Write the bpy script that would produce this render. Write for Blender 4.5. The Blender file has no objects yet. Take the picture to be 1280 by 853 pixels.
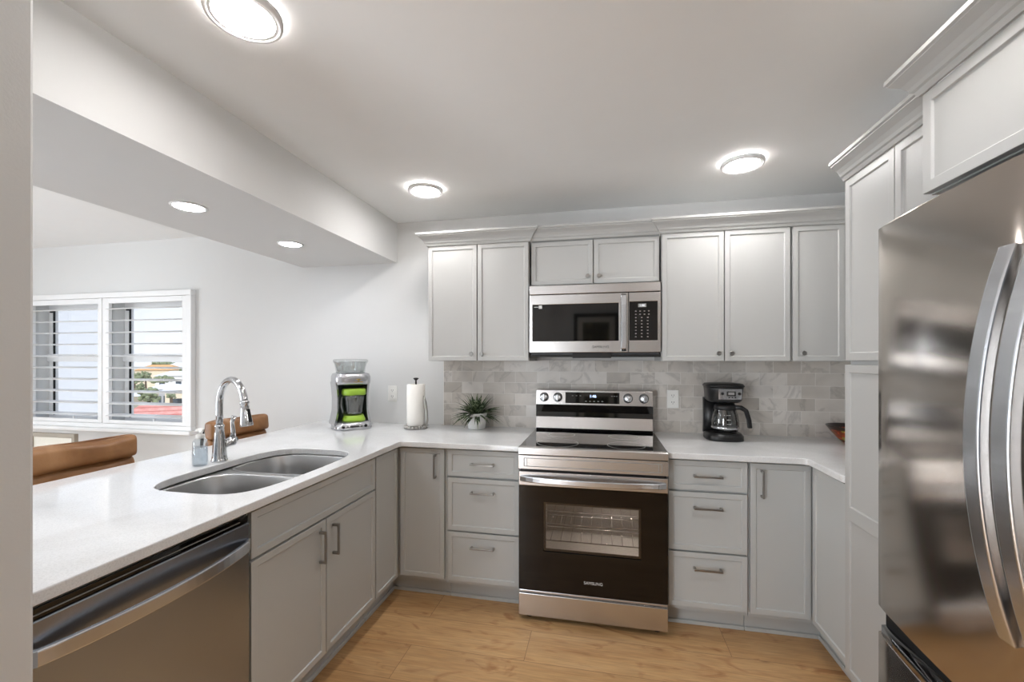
import bpy, bmesh, math, random
from mathutils import Vector, Matrix
from mathutils.geometry import tessellate_polygon
random.seed(7)
S = bpy.context.scene
C = S.collection

# ------------------------------------------------------------------ camera, world, exposure
TH = 0.2054
cam = bpy.data.cameras.new('camera'); cam_ob = bpy.data.objects.new('camera', cam); C.objects.link(cam_ob)
cam_ob.location = (0, 0, 1.3917); cam_ob.rotation_euler = (math.pi/2, 0, TH)
cam.sensor_width = 36; cam.lens = 537.33/1280*36; cam.shift_y = (448.3-426.5)/1280
cam.clip_start = 0.02; cam.clip_end = 800
S.camera = cam_ob
S.view_settings.view_transform = 'Standard'; S.view_settings.look = 'None'
S.view_settings.gamma = 1; S.view_settings.use_curve_mapping = False
S.view_settings.exposure = 0.55
try:
    S.cycles.diffuse_bounces = 6; S.cycles.max_bounces = 14; S.cycles.transparent_max_bounces = 16
    S.cycles.caustics_reflective = False; S.cycles.caustics_refractive = False
    S.cycles.sample_clamp_indirect = 6
except Exception: pass

LAMP = 70.0        # radiance of the round ceiling lights
SPOT = 60.0        # radiance of the small recessed lights
SUN = 2.2
PATIO_FILL = 110.0        # fill light placed outside the added living room patio door
HALL_FILL = 62.0        # fill light placed outside the added hall door behind the camera
w = bpy.data.worlds.new('sky'); S.world = w; w.use_nodes = True
nt = w.node_tree; bg = nt.nodes['Background']
tc = nt.nodes.new('ShaderNodeTexCoord'); sx = nt.nodes.new('ShaderNodeSeparateXYZ'); rp = nt.nodes.new('ShaderNodeValToRGB')
nt.links.new(tc.outputs['Generated'], sx.inputs[0]); nt.links.new(sx.outputs['Z'], rp.inputs[0]); nt.links.new(rp.outputs[0], bg.inputs[0])
rp.color_ramp.elements[0].position = 0.0; rp.color_ramp.elements[0].color = (.84, .88, .94, 1)
rp.color_ramp.elements[1].position = 0.6; rp.color_ramp.elements[1].color = (.42, .56, .82, 1)
bg.inputs[1].default_value = .88
sl = bpy.data.lights.new('sun', 'SUN'); sl.energy = SUN; sl.angle = .02; sl.color = (1, .95, .88)
so = bpy.data.objects.new('sun', sl); C.objects.link(so)
so.rotation_euler = Vector((-.55, 1, -.9)).to_track_quat('-Z', 'Y').to_euler()

for nm, loc, rot, sx_, sy_, en in (('patio_fill', (-6.75, -.375, 1.05), (0, math.radians(-90), 0), 2.0, 1.5, PATIO_FILL),
                                  ('hall_fill', (-1.55, -1.62, 1.05), (math.radians(90), 0, 0), 1.05, 2.0, HALL_FILL)):
    al = bpy.data.lights.new(nm, 'AREA'); al.shape = 'RECTANGLE'; al.size = sx_; al.size_y = sy_; al.energy = en; al.color = (.88, .94, 1)  # area lights added outside the two unseen doors as fill
    ao = bpy.data.objects.new(nm, al); C.objects.link(ao); ao.location = loc; ao.rotation_euler = rot
# ------------------------------------------------------------------ materials
def lin(c):
    return tuple(((v/255)/12.92 if v/255 <= .04045 else ((v/255+.055)/1.055)**2.4) for v in c)
MT = {}
def mat(name, rgb, rough=.5, metal=0, trans=0, coat=0, emit=None, es=0, noise=0, nscale=8, bump=0, bscale=60, ior=1.45, alpha=None, spec=None, aniso=0):
    m = bpy.data.materials.new(name); m.use_nodes = True; n = m.node_tree; b = n.nodes['Principled BSDF']
    c = lin(rgb) + (1,)
    b.inputs['Base Color'].default_value = c; b.inputs['Roughness'].default_value = rough; b.inputs['Metallic'].default_value = metal
    b.inputs['Transmission Weight'].default_value = trans; b.inputs['Coat Weight'].default_value = coat; b.inputs['IOR'].default_value = ior
    b.inputs['Anisotropic'].default_value = aniso
    if spec is not None: b.inputs['Specular IOR Level'].default_value = spec
    if emit: b.inputs['Emission Color'].default_value = lin(emit)+(1,); b.inputs['Emission Strength'].default_value = es
    t = n.nodes.new('ShaderNodeTexCoord')
    if noise or True:
        nz = n.nodes.new('ShaderNodeTexNoise'); nz.inputs['Scale'].default_value = nscale; nz.inputs['Detail'].default_value = 4
        n.links.new(t.outputs['Object'], nz.inputs['Vector'])
        mx = n.nodes.new('ShaderNodeMix'); mx.data_type = 'RGBA'
        k = max(noise, .012)
        mx.inputs[6].default_value = tuple(v*(1-k) for v in c[:3])+(1,); mx.inputs[7].default_value = tuple(min(1, v*(1+k)) for v in c[:3])+(1,)
        n.links.new(nz.outputs['Fac'], mx.inputs[0]); n.links.new(mx.outputs[2], b.inputs['Base Color'])
    if bump:
        n2 = n.nodes.new('ShaderNodeTexNoise'); n2.inputs['Scale'].default_value = bscale; n2.inputs['Detail'].default_value = 3
        bp = n.nodes.new('ShaderNodeBump'); bp.inputs['Strength'].default_value = bump; bp.inputs['Distance'].default_value = .01
        n.links.new(t.outputs['Object'], n2.inputs['Vector']); n.links.new(n2.outputs['Fac'], bp.inputs['Height']); n.links.new(bp.outputs[0], b.inputs['Normal'])
    MT[name] = m
    return m
def steel(name, rgb, rough, stretch):
    m = mat(name, rgb, rough, 1); n = m.node_tree; b = n.nodes['Principled BSDF']
    t = n.nodes.new('ShaderNodeTexCoord'); mp = n.nodes.new('ShaderNodeMapping'); mp.inputs['Scale'].default_value = stretch
    nz = n.nodes.new('ShaderNodeTexNoise'); nz.inputs['Scale'].default_value = 1; nz.inputs['Detail'].default_value = 2
    mr = n.nodes.new('ShaderNodeMapRange'); mr.inputs['To Min'].default_value = rough*.985; mr.inputs['To Max'].default_value = rough*1.02
    n.links.new(t.outputs['Object'], mp.inputs[0]); n.links.new(mp.outputs[0], nz.inputs['Vector']); n.links.new(nz.outputs['Fac'], mr.inputs[0]); n.links.new(mr.outputs[0], b.inputs['Roughness'])
    return m
def glass(name, tint=(255,255,255), op=.0, rough=.02):
    # thin architectural glass: see-through with a fresnel reflection
    m = bpy.data.materials.new(name); m.use_nodes = True; n = m.node_tree; n.nodes.clear()
    o = n.nodes.new('ShaderNodeOutputMaterial'); tr = n.nodes.new('ShaderNodeBsdfTransparent'); gl = n.nodes.new('ShaderNodeBsdfGlossy')
    fr = n.nodes.new('ShaderNodeFresnel'); mx = n.nodes.new('ShaderNodeMixShader'); fr.inputs[0].default_value = 1.45
    ge = n.nodes.new('ShaderNodeNewGeometry'); mr = n.nodes.new('ShaderNodeMapRange'); mr.inputs['To Min'].default_value = 1.45; mr.inputs['To Max'].default_value = 1/1.45
    n.links.new(ge.outputs['Backfacing'], mr.inputs[0]); n.links.new(mr.outputs[0], fr.inputs[0])
    tr.inputs[0].default_value = lin(tint)+(1,); gl.inputs['Roughness'].default_value = rough
    ad = n.nodes.new('ShaderNodeMath'); ad.operation = 'ADD'; ad.use_clamp = True; ad.inputs[1].default_value = op
    n.links.new(fr.outputs[0], ad.inputs[0]); n.links.new(ad.outputs[0], mx.inputs[0]); n.links.new(tr.outputs[0], mx.inputs[1]); n.links.new(gl.outputs[0], mx.inputs[2]); n.links.new(mx.outputs[0], o.inputs[0])
    MT[name] = m
    return m
mat('wall_paint', (216,216,215), .85, bump=.03, bscale=180)
mat('ceiling_paint', (240,240,239), .9)
mat('trim_paint', (238,237,235), .45)
mat('cabinet_paint', (181,181,179), .42, noise=.01)
mat('cabinet_base_paint', (187,189,188), .42, noise=.01)
mat('cabinet_inside', (40,38,36), .8)
mat('shutter_paint', (236,236,236), .4)
mat('dark_rubber', (22,22,22), .6)
mat('black_plastic', (24,24,25), .32)
mat('grey_plastic', (70,70,72), .4)
mat('black_glass', (8,7,7), .06, coat=.5)
mat('oven_black', (10,8,8), .07, coat=0)
mat('cooktop_glass', (12,12,13), .05, coat=.6)
mat('white_plastic', (238,237,233), .35)
mat('slot_dark', (35,33,30), .6)
mat('lit_display', (20,20,30), .3, emit=(190,215,255), es=2.2)
mat('lit_display_white', (20,20,20), .3, emit=(235,240,245), es=1.2)
mat('mark_grey', (150,150,148), .5)
mat('mark_light', (205,205,203), .4)
mat('mark_dark', (60,58,56), .5)
steel('stainless', (198,195,193), .27, (.5, .5, 140))
steel('stainless_fridge', (186,178,170), .15, (30, 30, .4))
steel('stainless_dishwasher', (160,166,176), .27, (.5, .5, 140))
steel('stainless_handle', (206,209,214), .26, (4, 4, 4))
steel('sink_steel', (190,190,190), .30, (1, 1, 1))
steel('satin_nickel', (160,158,155), .28, (60, 60, 60))
mat('chrome', (196,197,199), .15, 1)
mat('machine_silver', (190,191,194), .25, .85)
mat('lime_plastic', (150,186,62), .4)
mat('dark_green', (32,48,34), .5)
mat('gold', (176,150,70), .3, .8)
mat('paper', (244,241,235), .9, bump=.15, bscale=90)
mat('pot_white', (238,238,236), .35)
mat('soil', (60,48,36), .95)
mat('lamp_trim', (240,240,240), .4)
mat('lamp_glow', (255,255,255), .5, emit=(253,250,248), es=LAMP)
mat('spot_glow', (255,255,255), .5, emit=(244,248,255), es=SPOT)
mat('oven_lamp_glow', (255,255,255), .5, emit=(255,246,238), es=260)
mat('oven_enamel', (160,160,160), .5)
mat('iron_dark', (50,48,46), .4, .8)
mat('picture_black', (20,20,20), .4)
mat('picture_mat', (226,222,212), .8)
mat('wood_grey', (150,140,126), .6, noise=.15)
mat('pewter', (178,176,172), .35, .9)
mat('rug_grey', (205,206,208), .95, noise=.08, nscale=120)
mat('cane', (214,208,196), .8, noise=.1, nscale=150)
glass('clear_glass')
glass('window_glass')
glass('jar_plastic', (236,238,238), .10, .05)
glass('oven_window', (215,210,205), .02, .04)
glass('coffee_glass', (205,205,205), .10, .03)
glass('soap_plastic', (240,244,247), .08, .08)

def texmat(name, rough, build, coat=0):
    m = bpy.data.materials.new(name); m.use_nodes = True; n = m.node_tree; b = n.nodes['Principled BSDF']
    b.inputs['Roughness'].default_value = rough; b.inputs['Coat Weight'].default_value = coat
    build(n, b); MT[name] = m
def N(n, t, **k):
    x = n.nodes.new(t)
    for a, v in k.items(): setattr(x, a, v)
    return x
def ramp(n, fac, stops):
    r = N(n, 'ShaderNodeValToRGB'); e = r.color_ramp.elements
    while len(e) < len(stops): e.new(.5)
    for q, (p, c) in zip(e, stops): q.position = p; q.color = lin(c)+(1,)
    n.links.new(fac, r.inputs[0]); return r.outputs[0]
def mixc(n, fac, a, b, mode='MIX'):
    x = N(n, 'ShaderNodeMix', data_type='RGBA', blend_type=mode)
    for i, v in ((0, fac), (6, a), (7, b)):
        if hasattr(v, 'is_linked') or hasattr(v, 'links'): n.links.new(v, x.inputs[i])
        else: x.inputs[i].default_value = v
    return x.outputs[2]
def noise(n, vec, scale, detail=4, dist=0, rough=.5):
    z = N(n, 'ShaderNodeTexNoise'); z.inputs['Scale'].default_value = scale; z.inputs['Detail'].default_value = detail
    z.inputs['Distortion'].default_value = dist; z.inputs['Roughness'].default_value = rough
    n.links.new(vec, z.inputs['Vector']); return z.outputs['Fac']
def mapping(n, scale=(1,1,1), loc=(0,0,0), rot=(0,0,0)):
    t = N(n, 'ShaderNodeTexCoord'); m = N(n, 'ShaderNodeMapping')
    m.inputs['Scale'].default_value = scale; m.inputs['Location'].default_value = loc; m.inputs['Rotation'].default_value = rot
    n.links.new(t.outputs['Object'], m.inputs[0]); return m.outputs[0]
def floor_build(n, b):
    v = mapping(n, loc=(.35, .08, 0))
    br = N(n, 'ShaderNodeTexBrick'); n.links.new(v, br.inputs['Vector'])
    br.offset = .37; br.inputs['Scale'].default_value = 1; br.inputs['Brick Width'].default_value = 1.5; br.inputs['Row Height'].default_value = .225
    br.inputs['Mortar Size'].default_value = .0012; br.inputs['Mortar Smooth'].default_value = .3
    br.inputs['Color1'].default_value = (0,0,0,1); br.inputs['Color2'].default_value = (1,1,1,1); br.inputs['Mortar'].default_value = (.5,.5,.5,1)
    # shift the grain from plank to plank
    add = N(n, 'ShaderNodeVectorMath', operation='MULTIPLY_ADD'); n.links.new(br.outputs['Color'], add.inputs[0]); add.inputs[1].default_value = (7, 3, 5); n.links.new(v, add.inputs[2])
    m2 = N(n, 'ShaderNodeMapping'); m2.inputs['Scale'].default_value = (1.1, 9, 1); n.links.new(add.outputs[0], m2.inputs[0])
    g = noise(n, m2.outputs[0], 1.6, 8, 1.0, .6)
    col = ramp(n, g, [(.25, (190,144,94)), (.45, (210,168,118)), (.62, (217,177,128)), (.8, (226,191,146))])
    m4 = N(n, 'ShaderNodeMapping'); m4.inputs['Scale'].default_value = (2.2, 5.5, 1); n.links.new(add.outputs[0], m4.inputs[0])
    blot = ramp(n, noise(n, m4.outputs[0], 1.3, 3, 2.5), [(.30, (186,140,96)), (.42, (255,255,255))])
    col = mixc(n, .55, col, blot, 'MULTIPLY')
    m3 = N(n, 'ShaderNodeMapping'); m3.inputs['Scale'].default_value = (6, 90, 1); n.links.new(add.outputs[0], m3.inputs[0])
    fine = ramp(n, noise(n, m3.outputs[0], 1.5, 5, .2), [(.3, (205,205,205)), (.65, (255,255,255))])
    col = mixc(n, .6, col, fine, 'MULTIPLY')
    vo = N(n, 'ShaderNodeTexVoronoi'); vo.inputs['Scale'].default_value = 2.1
    m5 = N(n, 'ShaderNodeMapping'); m5.inputs['Scale'].default_value = (1, 1.7, 1); n.links.new(add.outputs[0], m5.inputs[0]); n.links.new(m5.outputs[0], vo.inputs['Vector'])
    kn = ramp(n, vo.outputs['Distance'], [(.02, (110,72,40)), (.07, (255,255,255))])
    col = mixc(n, .7, col, kn, 'MULTIPLY')
    tone = ramp(n, br.outputs['Color'], [(0, (228,222,216)), (1, (255,255,255))])
    col = mixc(n, 1.0, col, tone, 'MULTIPLY')
    col = mixc(n, br.outputs['Fac'], col, lin((120,86,54))+(1,))
    n.links.new(col, b.inputs['Base Color'])
texmat('oak_planks', .38, floor_build)
def tile_build(n, b):
    t = N(n, 'ShaderNodeTexCoord'); s = N(n, 'ShaderNodeSeparateXYZ'); c = N(n, 'ShaderNodeCombineXYZ')
    n.links.new(t.outputs['Object'], s.inputs[0]); n.links.new(s.outputs['X'], c.inputs['X']); n.links.new(s.outputs['Z'], c.inputs['Y']); n.links.new(s.outputs['Y'], c.inputs['Z'])
    mp = N(n, 'ShaderNodeMapping'); mp.inputs['Location'].default_value = (.045, -.914, 0); n.links.new(c.outputs[0], mp.inputs[0])
    br = N(n, 'ShaderNodeTexBrick'); n.links.new(mp.outputs[0], br.inputs['Vector']); br.offset = .5
    br.inputs['Scale'].default_value = 1; br.inputs['Brick Width'].default_value = .1545; br.inputs['Row Height'].default_value = .0775
    br.inputs['Mortar Size'].default_value = .0011; br.inputs['Mortar Smooth'].default_value = .2
    br.inputs['Color1'].default_value = (0,0,0,1); br.inputs['Color2'].default_value = (1,1,1,1); br.inputs['Mortar'].default_value = (.5,.5,.5,1)
    add = N(n, 'ShaderNodeVectorMath', operation='MULTIPLY_ADD'); n.links.new(br.outputs['Color'], add.inputs[0]); add.inputs[1].default_value = (5, 9, 3); n.links.new(mp.outputs[0], add.inputs[2])
    base = ramp(n, noise(n, add.outputs[0], 5, 4, .8), [(.25, (204,200,196)), (.5, (217,212,206)), (.75, (228,224,219))])
    vein = noise(n, add.outputs[0], 3.0, 5, .9, .55)
    vr = ramp(n, vein, [(.46, (255,255,255)), (.495, (205,204,204)), (.53, (255,255,255))])
    col = mixc(n, .55, base, vr, 'MULTIPLY')
    tone = ramp(n, br.outputs['Color'], [(0, (220,217,213)), (.5, (240,238,235)), (1, (255,255,255))])
    col = mixc(n, 1.0, col, tone, 'MULTIPLY')
    col = mixc(n, br.outputs['Fac'], col, lin((226,223,219))+(1,))
    n.links.new(col, b.inputs['Base Color'])
    bp = N(n, 'ShaderNodeBump'); bp.invert = True; bp.inputs['Strength'].default_value = .4; bp.inputs['Distance'].default_value = .002
    n.links.new(br.outputs['Fac'], bp.inputs['Height']); n.links.new(bp.outputs[0], b.inputs['Normal'])
texmat('marble_tile', .3, tile_build)
def quartz_build(n, b):
    v = mapping(n)
    col = ramp(n, noise(n, v, 260, 2), [(.3, (216,217,218)), (.5, (228,229,230)), (.7, (232,233,234))])
    col2 = ramp(n, noise(n, v, 2.5, 5, 1.5), [(.4, (243,242,241)), (.6, (255,255,255))])
    n.links.new(mixc(n, .6, col, col2, 'MULTIPLY'), b.inputs['Base Color'])
texmat('white_quartz', .07, quartz_build)
def leather_build(n, b):
    v = mapping(n)
    col = ramp(n, noise(n, v, 5, 6, .8), [(.3, (124,84,50)), (.5, (148,104,64)), (.7, (168,124,84))])
    n.links.new(col, b.inputs['Base Color'])
    bp = N(n, 'ShaderNodeBump'); bp.inputs['Strength'].default_value = .25; bp.inputs['Distance'].default_value = .01
    n.links.new(noise(n, v, 14, 5, .5), bp.inputs['Height']); n.links.new(bp.outputs[0], b.inputs['Normal'])
texmat('tan_leather', .42, leather_build)
def leaf_build(n, b):
    v = mapping(n)
    n.links.new(ramp(n, noise(n, v, 70, 3), [(.38, (34,50,28)), (.52, (66,86,52)), (.68, (180,188,158))]), b.inputs['Base Color'])
texmat('variegated_leaf', .5, leaf_build)
def bowl_build(n, b):
    v = mapping(n)
    vo = N(n, 'ShaderNodeTexVoronoi'); vo.inputs['Scale'].default_value = 42; n.links.new(v, vo.inputs['Vector'])
    s = N(n, 'ShaderNodeSeparateXYZ'); n.links.new(vo.outputs['Color'], s.inputs[0])
    col = ramp(n, s.outputs['X'], [(.0, (60,26,14)), (.3, (196,78,24)), (.45, (60,26,14)), (.6, (226,150,60)), (.7, (120,150,70)), (.85, (210,60,30)), (.95, (60,26,14))])
    t = N(n, 'ShaderNodeTexCoord'); q = N(n, 'ShaderNodeSeparateXYZ'); n.links.new(t.outputs['Object'], q.inputs[0])
    z = ramp(n, q.outputs['Z'], [(.914+.070, (0,0,0)), (.914+.076, (255,255,255))])
    col = mixc(n, z, col, lin((48,34,28))+(1,))
    n.links.new(col, b.inputs['Base Color'])
texmat('painted_clay', .3, bowl_build)
def roof_build(n, b):
    v = mapping(n, (1,1,1)); wv = N(n, 'ShaderNodeTexWave'); wv.inputs['Scale'].default_value = 1.6; wv.bands_direction = 'Z'; n.links.new(v, wv.inputs['Vector'])
    n.links.new(mixc(n, .6, ramp(n, noise(n, v, 3, 4), [(.3, (216,140,128)), (.7, (232,170,158))]), ramp(n, wv.outputs['Fac'], [(0,(190,130,120)), (.4,(255,255,255))]), 'MULTIPLY'), b.inputs['Base Color'])
texmat('red_roof_tiles', .7, roof_build)  # reds paled to carry the outdoor haze
def ground_build(n, b):
    v = mapping(n)
    n.links.new(ramp(n, noise(n, v, .08, 5, .5), [(.35, (120,140,96)), (.5, (196,184,160)), (.65, (214,206,190))]), b.inputs['Base Color'])
texmat('town_ground', .9, ground_build)
mat('foliage', (132,142,110), .9, noise=.55, nscale=2.5)  # distance haze is put into the pale leaf colour
mat('bark', (92,76,60), .9)
mat('stucco_white', (226,228,232), .8, noise=.03, nscale=.5)
mat('stucco_cream', (226,212,190), .8)
mat('stucco_grey', (170,172,176), .8)
mat('roof_orange', (232,176,112), .7, noise=.1)
mat('roof_white', (240,240,240), .6)
mat('house_window', (70,80,90), .2)
def art_build(n, b):
    v = mapping(n)
    n.links.new(ramp(n, noise(n, v, 9, 6, 1), [(.35, (50,56,44)), (.55, (92,90,66)), (.7, (150,136,100))]), b.inputs['Base Color'])
texmat('dark_print', .4, art_build)

# ------------------------------------------------------------------ mesh builder
class MB:
    def __init__(s): s.v = []; s.f = []; s.sm = []
    def add(s, vs, fs, smooth=False):
        o = len(s.v); s.v += [tuple(p) for p in vs]
        for f in fs: s.f.append(tuple(i+o for i in f)); s.sm.append(smooth)
        return s
    def box(s, x0, x1, y0, y1, z0, z1, F=None):
        v = [(x, y, z) for z in (z0, z1) for y in (y0, y1) for x in (x0, x1)]
        if F: v = [F(*p) for p in v]
        return s.add(v, [(0,2,3,1), (4,5,7,6), (0,1,5,4), (2,6,7,3), (0,4,6,2), (1,3,7,5)])
    def loft(s, rings, cap0=True, cap1=True, closed=False, smooth=True):
        n = len(rings[0]); vs = [p for r in rings for p in r]; fs = []
        m = len(rings)
        for i in range(m if closed else m-1):
            a, b = i*n, ((i+1) % m)*n
            for j in range(n):
                k = (j+1) % n; fs.append((a+j, a+k, b+k, b+j))
        s.add(vs, fs, smooth)
        o = len(s.v)-len(vs)
        if not closed:
            if cap0: s.f.append(tuple(o+j for j in range(n))[::-1]); s.sm.append(False)
            if cap1: s.f.append(tuple(o+(m-1)*n+j for j in range(n))); s.sm.append(False)
        return s
    def lathe(s, prof, c=(0,0,0), seg=32, axis='Z', sx=1, sy=1, cap0=True, cap1=True, smooth=True):
        rings = []
        for r, z in prof:
            ring = []
            for j in range(seg):
                a = 2*math.pi*j/seg; x, y = r*math.cos(a)*sx, r*math.sin(a)*sy
                p = {'Z': (x, y, z), 'Y': (x, z, y), 'X': (z, x, y)}[axis]
                ring.append((c[0]+p[0], c[1]+p[1], c[2]+p[2]))
            rings.append(ring)
        return s.loft(rings, cap0, cap1, smooth=smooth)
    def tube(s, pts, rad, seg=12, flat=None, cap=True):
        # flat=(w,h,up): rectangular-ish section instead of a circle
        pts = [Vector(p) for p in pts]; n = len(pts); rings = []
        up0 = None
        for i, p in enumerate(pts):
            t = ((pts[min(i+1, n-1)]-pts[max(i-1, 0)])).normalized()
            if up0 is None:
                up0 = t.orthogonal().normalized()
            else:
                up0 = (up0 - t*up0.dot(t)).normalized()
            u = up0
            if flat is not None:
                u = Vector(flat[2]); u = (u - t*u.dot(t)).normalized()
            b = t.cross(u)
            r = rad[i] if isinstance(rad, (list, tuple)) else rad
            if flat is not None:
                W, Hh = flat[0]/2, flat[1]/2
                rings.append([p+b*x*W+u*y*Hh for x, y in ((-1,-1), (1,-1), (1,1), (-1,1))])
            else:
                rings.append([p+u*math.cos(2*math.pi*j/seg)*r+b*math.sin(2*math.pi*j/seg)*r for j in range(seg)])
        return s.loft(rings, cap, cap, smooth=flat is None)
    def prism(s, poly, z0, z1, F=None, holes=()):
        loops = [poly]+list(holes)
        flat = [p for l in loops for p in l]
        tris = tessellate_polygon([[Vector((p[0], p[1], 0)) for p in l] for l in loops])
        n = len(flat); vs = [(x, y, z0) for x, y in flat]+[(x, y, z1) for x, y in flat]
        if F: vs = [F(*p) for p in vs]
        fs = [tuple(t) for t in tris]+[tuple(i+n for i in t) for t in tris]
        o = 0
        for l in loops:
            m = len(l)
            for i in range(m): a, b = o+i, o+(i+1) % m; fs.append((a, b, b+n, a+n))
            o += m
        return s.add(vs, fs)
ROOT = {}
def obj(name, mb, m, parent=None, bevel=0, seg=2, label=None, subsurf=0):
    off = Vector((0,0,0))
    if parent is not None: off = ROOT[parent]
    me = bpy.data.meshes.new(name)
    me.from_pydata([tuple(Vector(p)-off) for p in mb.v], [], mb.f)
    bm = bmesh.new(); bm.from_mesh(me)
    for f, q in zip(bm.faces, mb.sm): f.smooth = q
    bmesh.ops.remove_doubles(bm, verts=bm.verts, dist=1e-6)
    bmesh.ops.recalc_face_normals(bm, faces=bm.faces); bm.to_mesh(me); bm.free()
    me.materials.append(MT[m])
    o = bpy.data.objects.new(name, me); C.objects.link(o)
    if parent is not None: o.parent = parent
    ROOT[o] = off
    if subsurf:
        q = o.modifiers.new('s', 'SUBSURF'); q.levels = q.render_levels = subsurf
    if bevel:
        q = o.modifiers.new('b', 'BEVEL'); q.width = bevel; q.segments = seg; q.limit_method = 'ANGLE'; q.angle_limit = math.radians(35); q.harden_normals = False
    if label: o['label'] = label
    return o
def thing(name, label, cat, loc, group=None):
    o = bpy.data.objects.new(name, None); C.objects.link(o); o.location = loc; o.empty_display_size = .05
    o['label'] = label; o['category'] = cat
    if group: o['group'] = group
    ROOT[o] = Vector(loc); return o
def tag(o, label, cat, group=None):
    o['label'] = label; o['category'] = cat
    if group: o['group'] = group
    return o
def struct(name, mb, m, bevel=0, parent=None, label=None):
    o = obj(name, mb, m, parent, bevel)
    if parent is None: o['kind'] = 'structure'
    if label: o['label'] = label
    return o
# face frames: (u along the front, d into the cabinet, z up)
def FN(plane): return lambda u, d, z: (u, plane+d, z)          # front looks towards -Y
def FL(plane): return lambda u, d, z: (plane-d, u, z)          # front looks towards +X
def FR(plane): return lambda u, d, z: (plane+d, u, z)          # front looks towards -X
def fbox(mb, F, u0, u1, d0, d1, z0, z1): return mb.box(u0, u1, d0, d1, z0, z1, F)
def shaker(F, u0, u1, z0, z1, t=.019, fr=.026, rec=.006, mids=()):
    """framed flat-panel front; mids = heights of middle rails"""
    mb = MB()
    def ring(i, d, a=u0, b=u1, c=z0, e=z1): return [F(a+i, d, c+i), F(b-i, d, c+i), F(b-i, d, e-i), F(a+i, d, e-i)]
    spans = []; lo = z0
    for mz in mids: spans.append((lo, mz)); lo = mz
    spans.append((lo, z1))
    mb.loft([ring(0, t), ring(0, 0)], True, False, smooth=False)
    for k, (a, b) in enumerate(spans):
        z_lo = a + (0 if k == 0 else 0); z_hi = b
        fa = fr if k == 0 else fr*.9; fb = fr if k == len(spans)-1 else fr*.9
        o = [F(u0, 0, z_lo), F(u1, 0, z_lo), F(u1, 0, z_hi), F(u0, 0, z_hi)]
        i1 = [F(u0+fr, 0, z_lo+fa), F(u1-fr, 0, z_lo+fa), F(u1-fr, 0, z_hi-fb), F(u0+fr, 0, z_hi-fb)]
        e = .0025
        i2 = [F(u0+fr+e, rec, z_lo+fa+e), F(u1-fr-e, rec, z_lo+fa+e), F(u1-fr-e, rec, z_hi-fb-e), F(u0+fr+e, rec, z_hi-fb-e)]
        mb.loft([o, i1, i2], False, True, smooth=False)
    return mb
def bar_pull(F, u, z, L=.135, vertical=False):
    mb = MB(); h = L/2; r = .0055
    if vertical:
        mb.tube([F(u, -.028, z-h), F(u, -.028, z+h)], 0, flat=(.009, .009, Vector(F(0,-1,0))-Vector(F(0,0,0))))
        for q in (-1, 1): mb.tube([F(u, 0, z+q*(h-.006)), F(u, -.028, z+q*(h-.006))], 0, flat=(.011, .011, (0,0,1)))
    else:
        mb.tube([F(u-h, -.028, z), F(u+h, -.028, z)], 0, flat=(.009, .009, (0,0,1)))
        for q in (-1, 1): mb.tube([F(u+q*(h-.006), 0, z), F(u+q*(h-.006), -.028, z)], 0, flat=(.011, .011, (0,0,1)))
    return mb
def knob(F, u, z):
    mb = MB(); rings = []
    for r, d in ((.0055, 0), (.0055, -.012), (.0125, -.018), (.0135, -.023), (.011, -.027)):
        rings.append([F(u+r*math.cos(a*math.pi/8), d, z+r*math.sin(a*math.pi/8)) for a in range(16)])
    return mb.loft(rings)
def text(name, s, size, center, rotz, m, parent, label=None):
    cu = bpy.data.curves.new(name, 'FONT'); cu.body = s; cu.size = size; cu.align_x = 'CENTER'; cu.align_y = 'CENTER'; cu.extrude = .0004
    t = bpy.data.objects.new(name, cu); C.objects.link(t)
    bpy.context.view_layer.update()
    me = bpy.data.meshes.new_from_object(t.evaluated_get(bpy.context.evaluated_depsgraph_get()))
    bpy.data.objects.remove(t)
    me.name = name; me.transform(Matrix.Translation(Vector(center)-ROOT[parent]) @ Matrix.Rotation(rotz, 4, 'Z') @ Matrix.Rotation(math.pi/2, 4, 'X'))
    me.materials.clear(); me.materials.append(MT[m])
    o = bpy.data.objects.new(name, me); C.objects.link(o); o.parent = parent; ROOT[o] = ROOT[parent]
    if label: o['label'] = label
    return o
def arc(c, r, a0, a1, n): return [(c[0]+r*math.cos(a0+(a1-a0)*i/n), c[1]+r*math.sin(a0+(a1-a0)*i/n)) for i in range(n+1)]

# ------------------------------------------------------------------ dimensions
YB = 2.934; XW = 1.609; ZC = 2.39; XFAR = -6.4; YF = -1.25
CT = .914; CB = .884
XL, XR, YC, XBAR = -1.134, .960, 2.293, -2.098
FXL, FXR, FY = -1.156, .985, 2.325        # cabinet front planes
UB, UT, YU = 1.375, 2.105, 2.584

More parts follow.
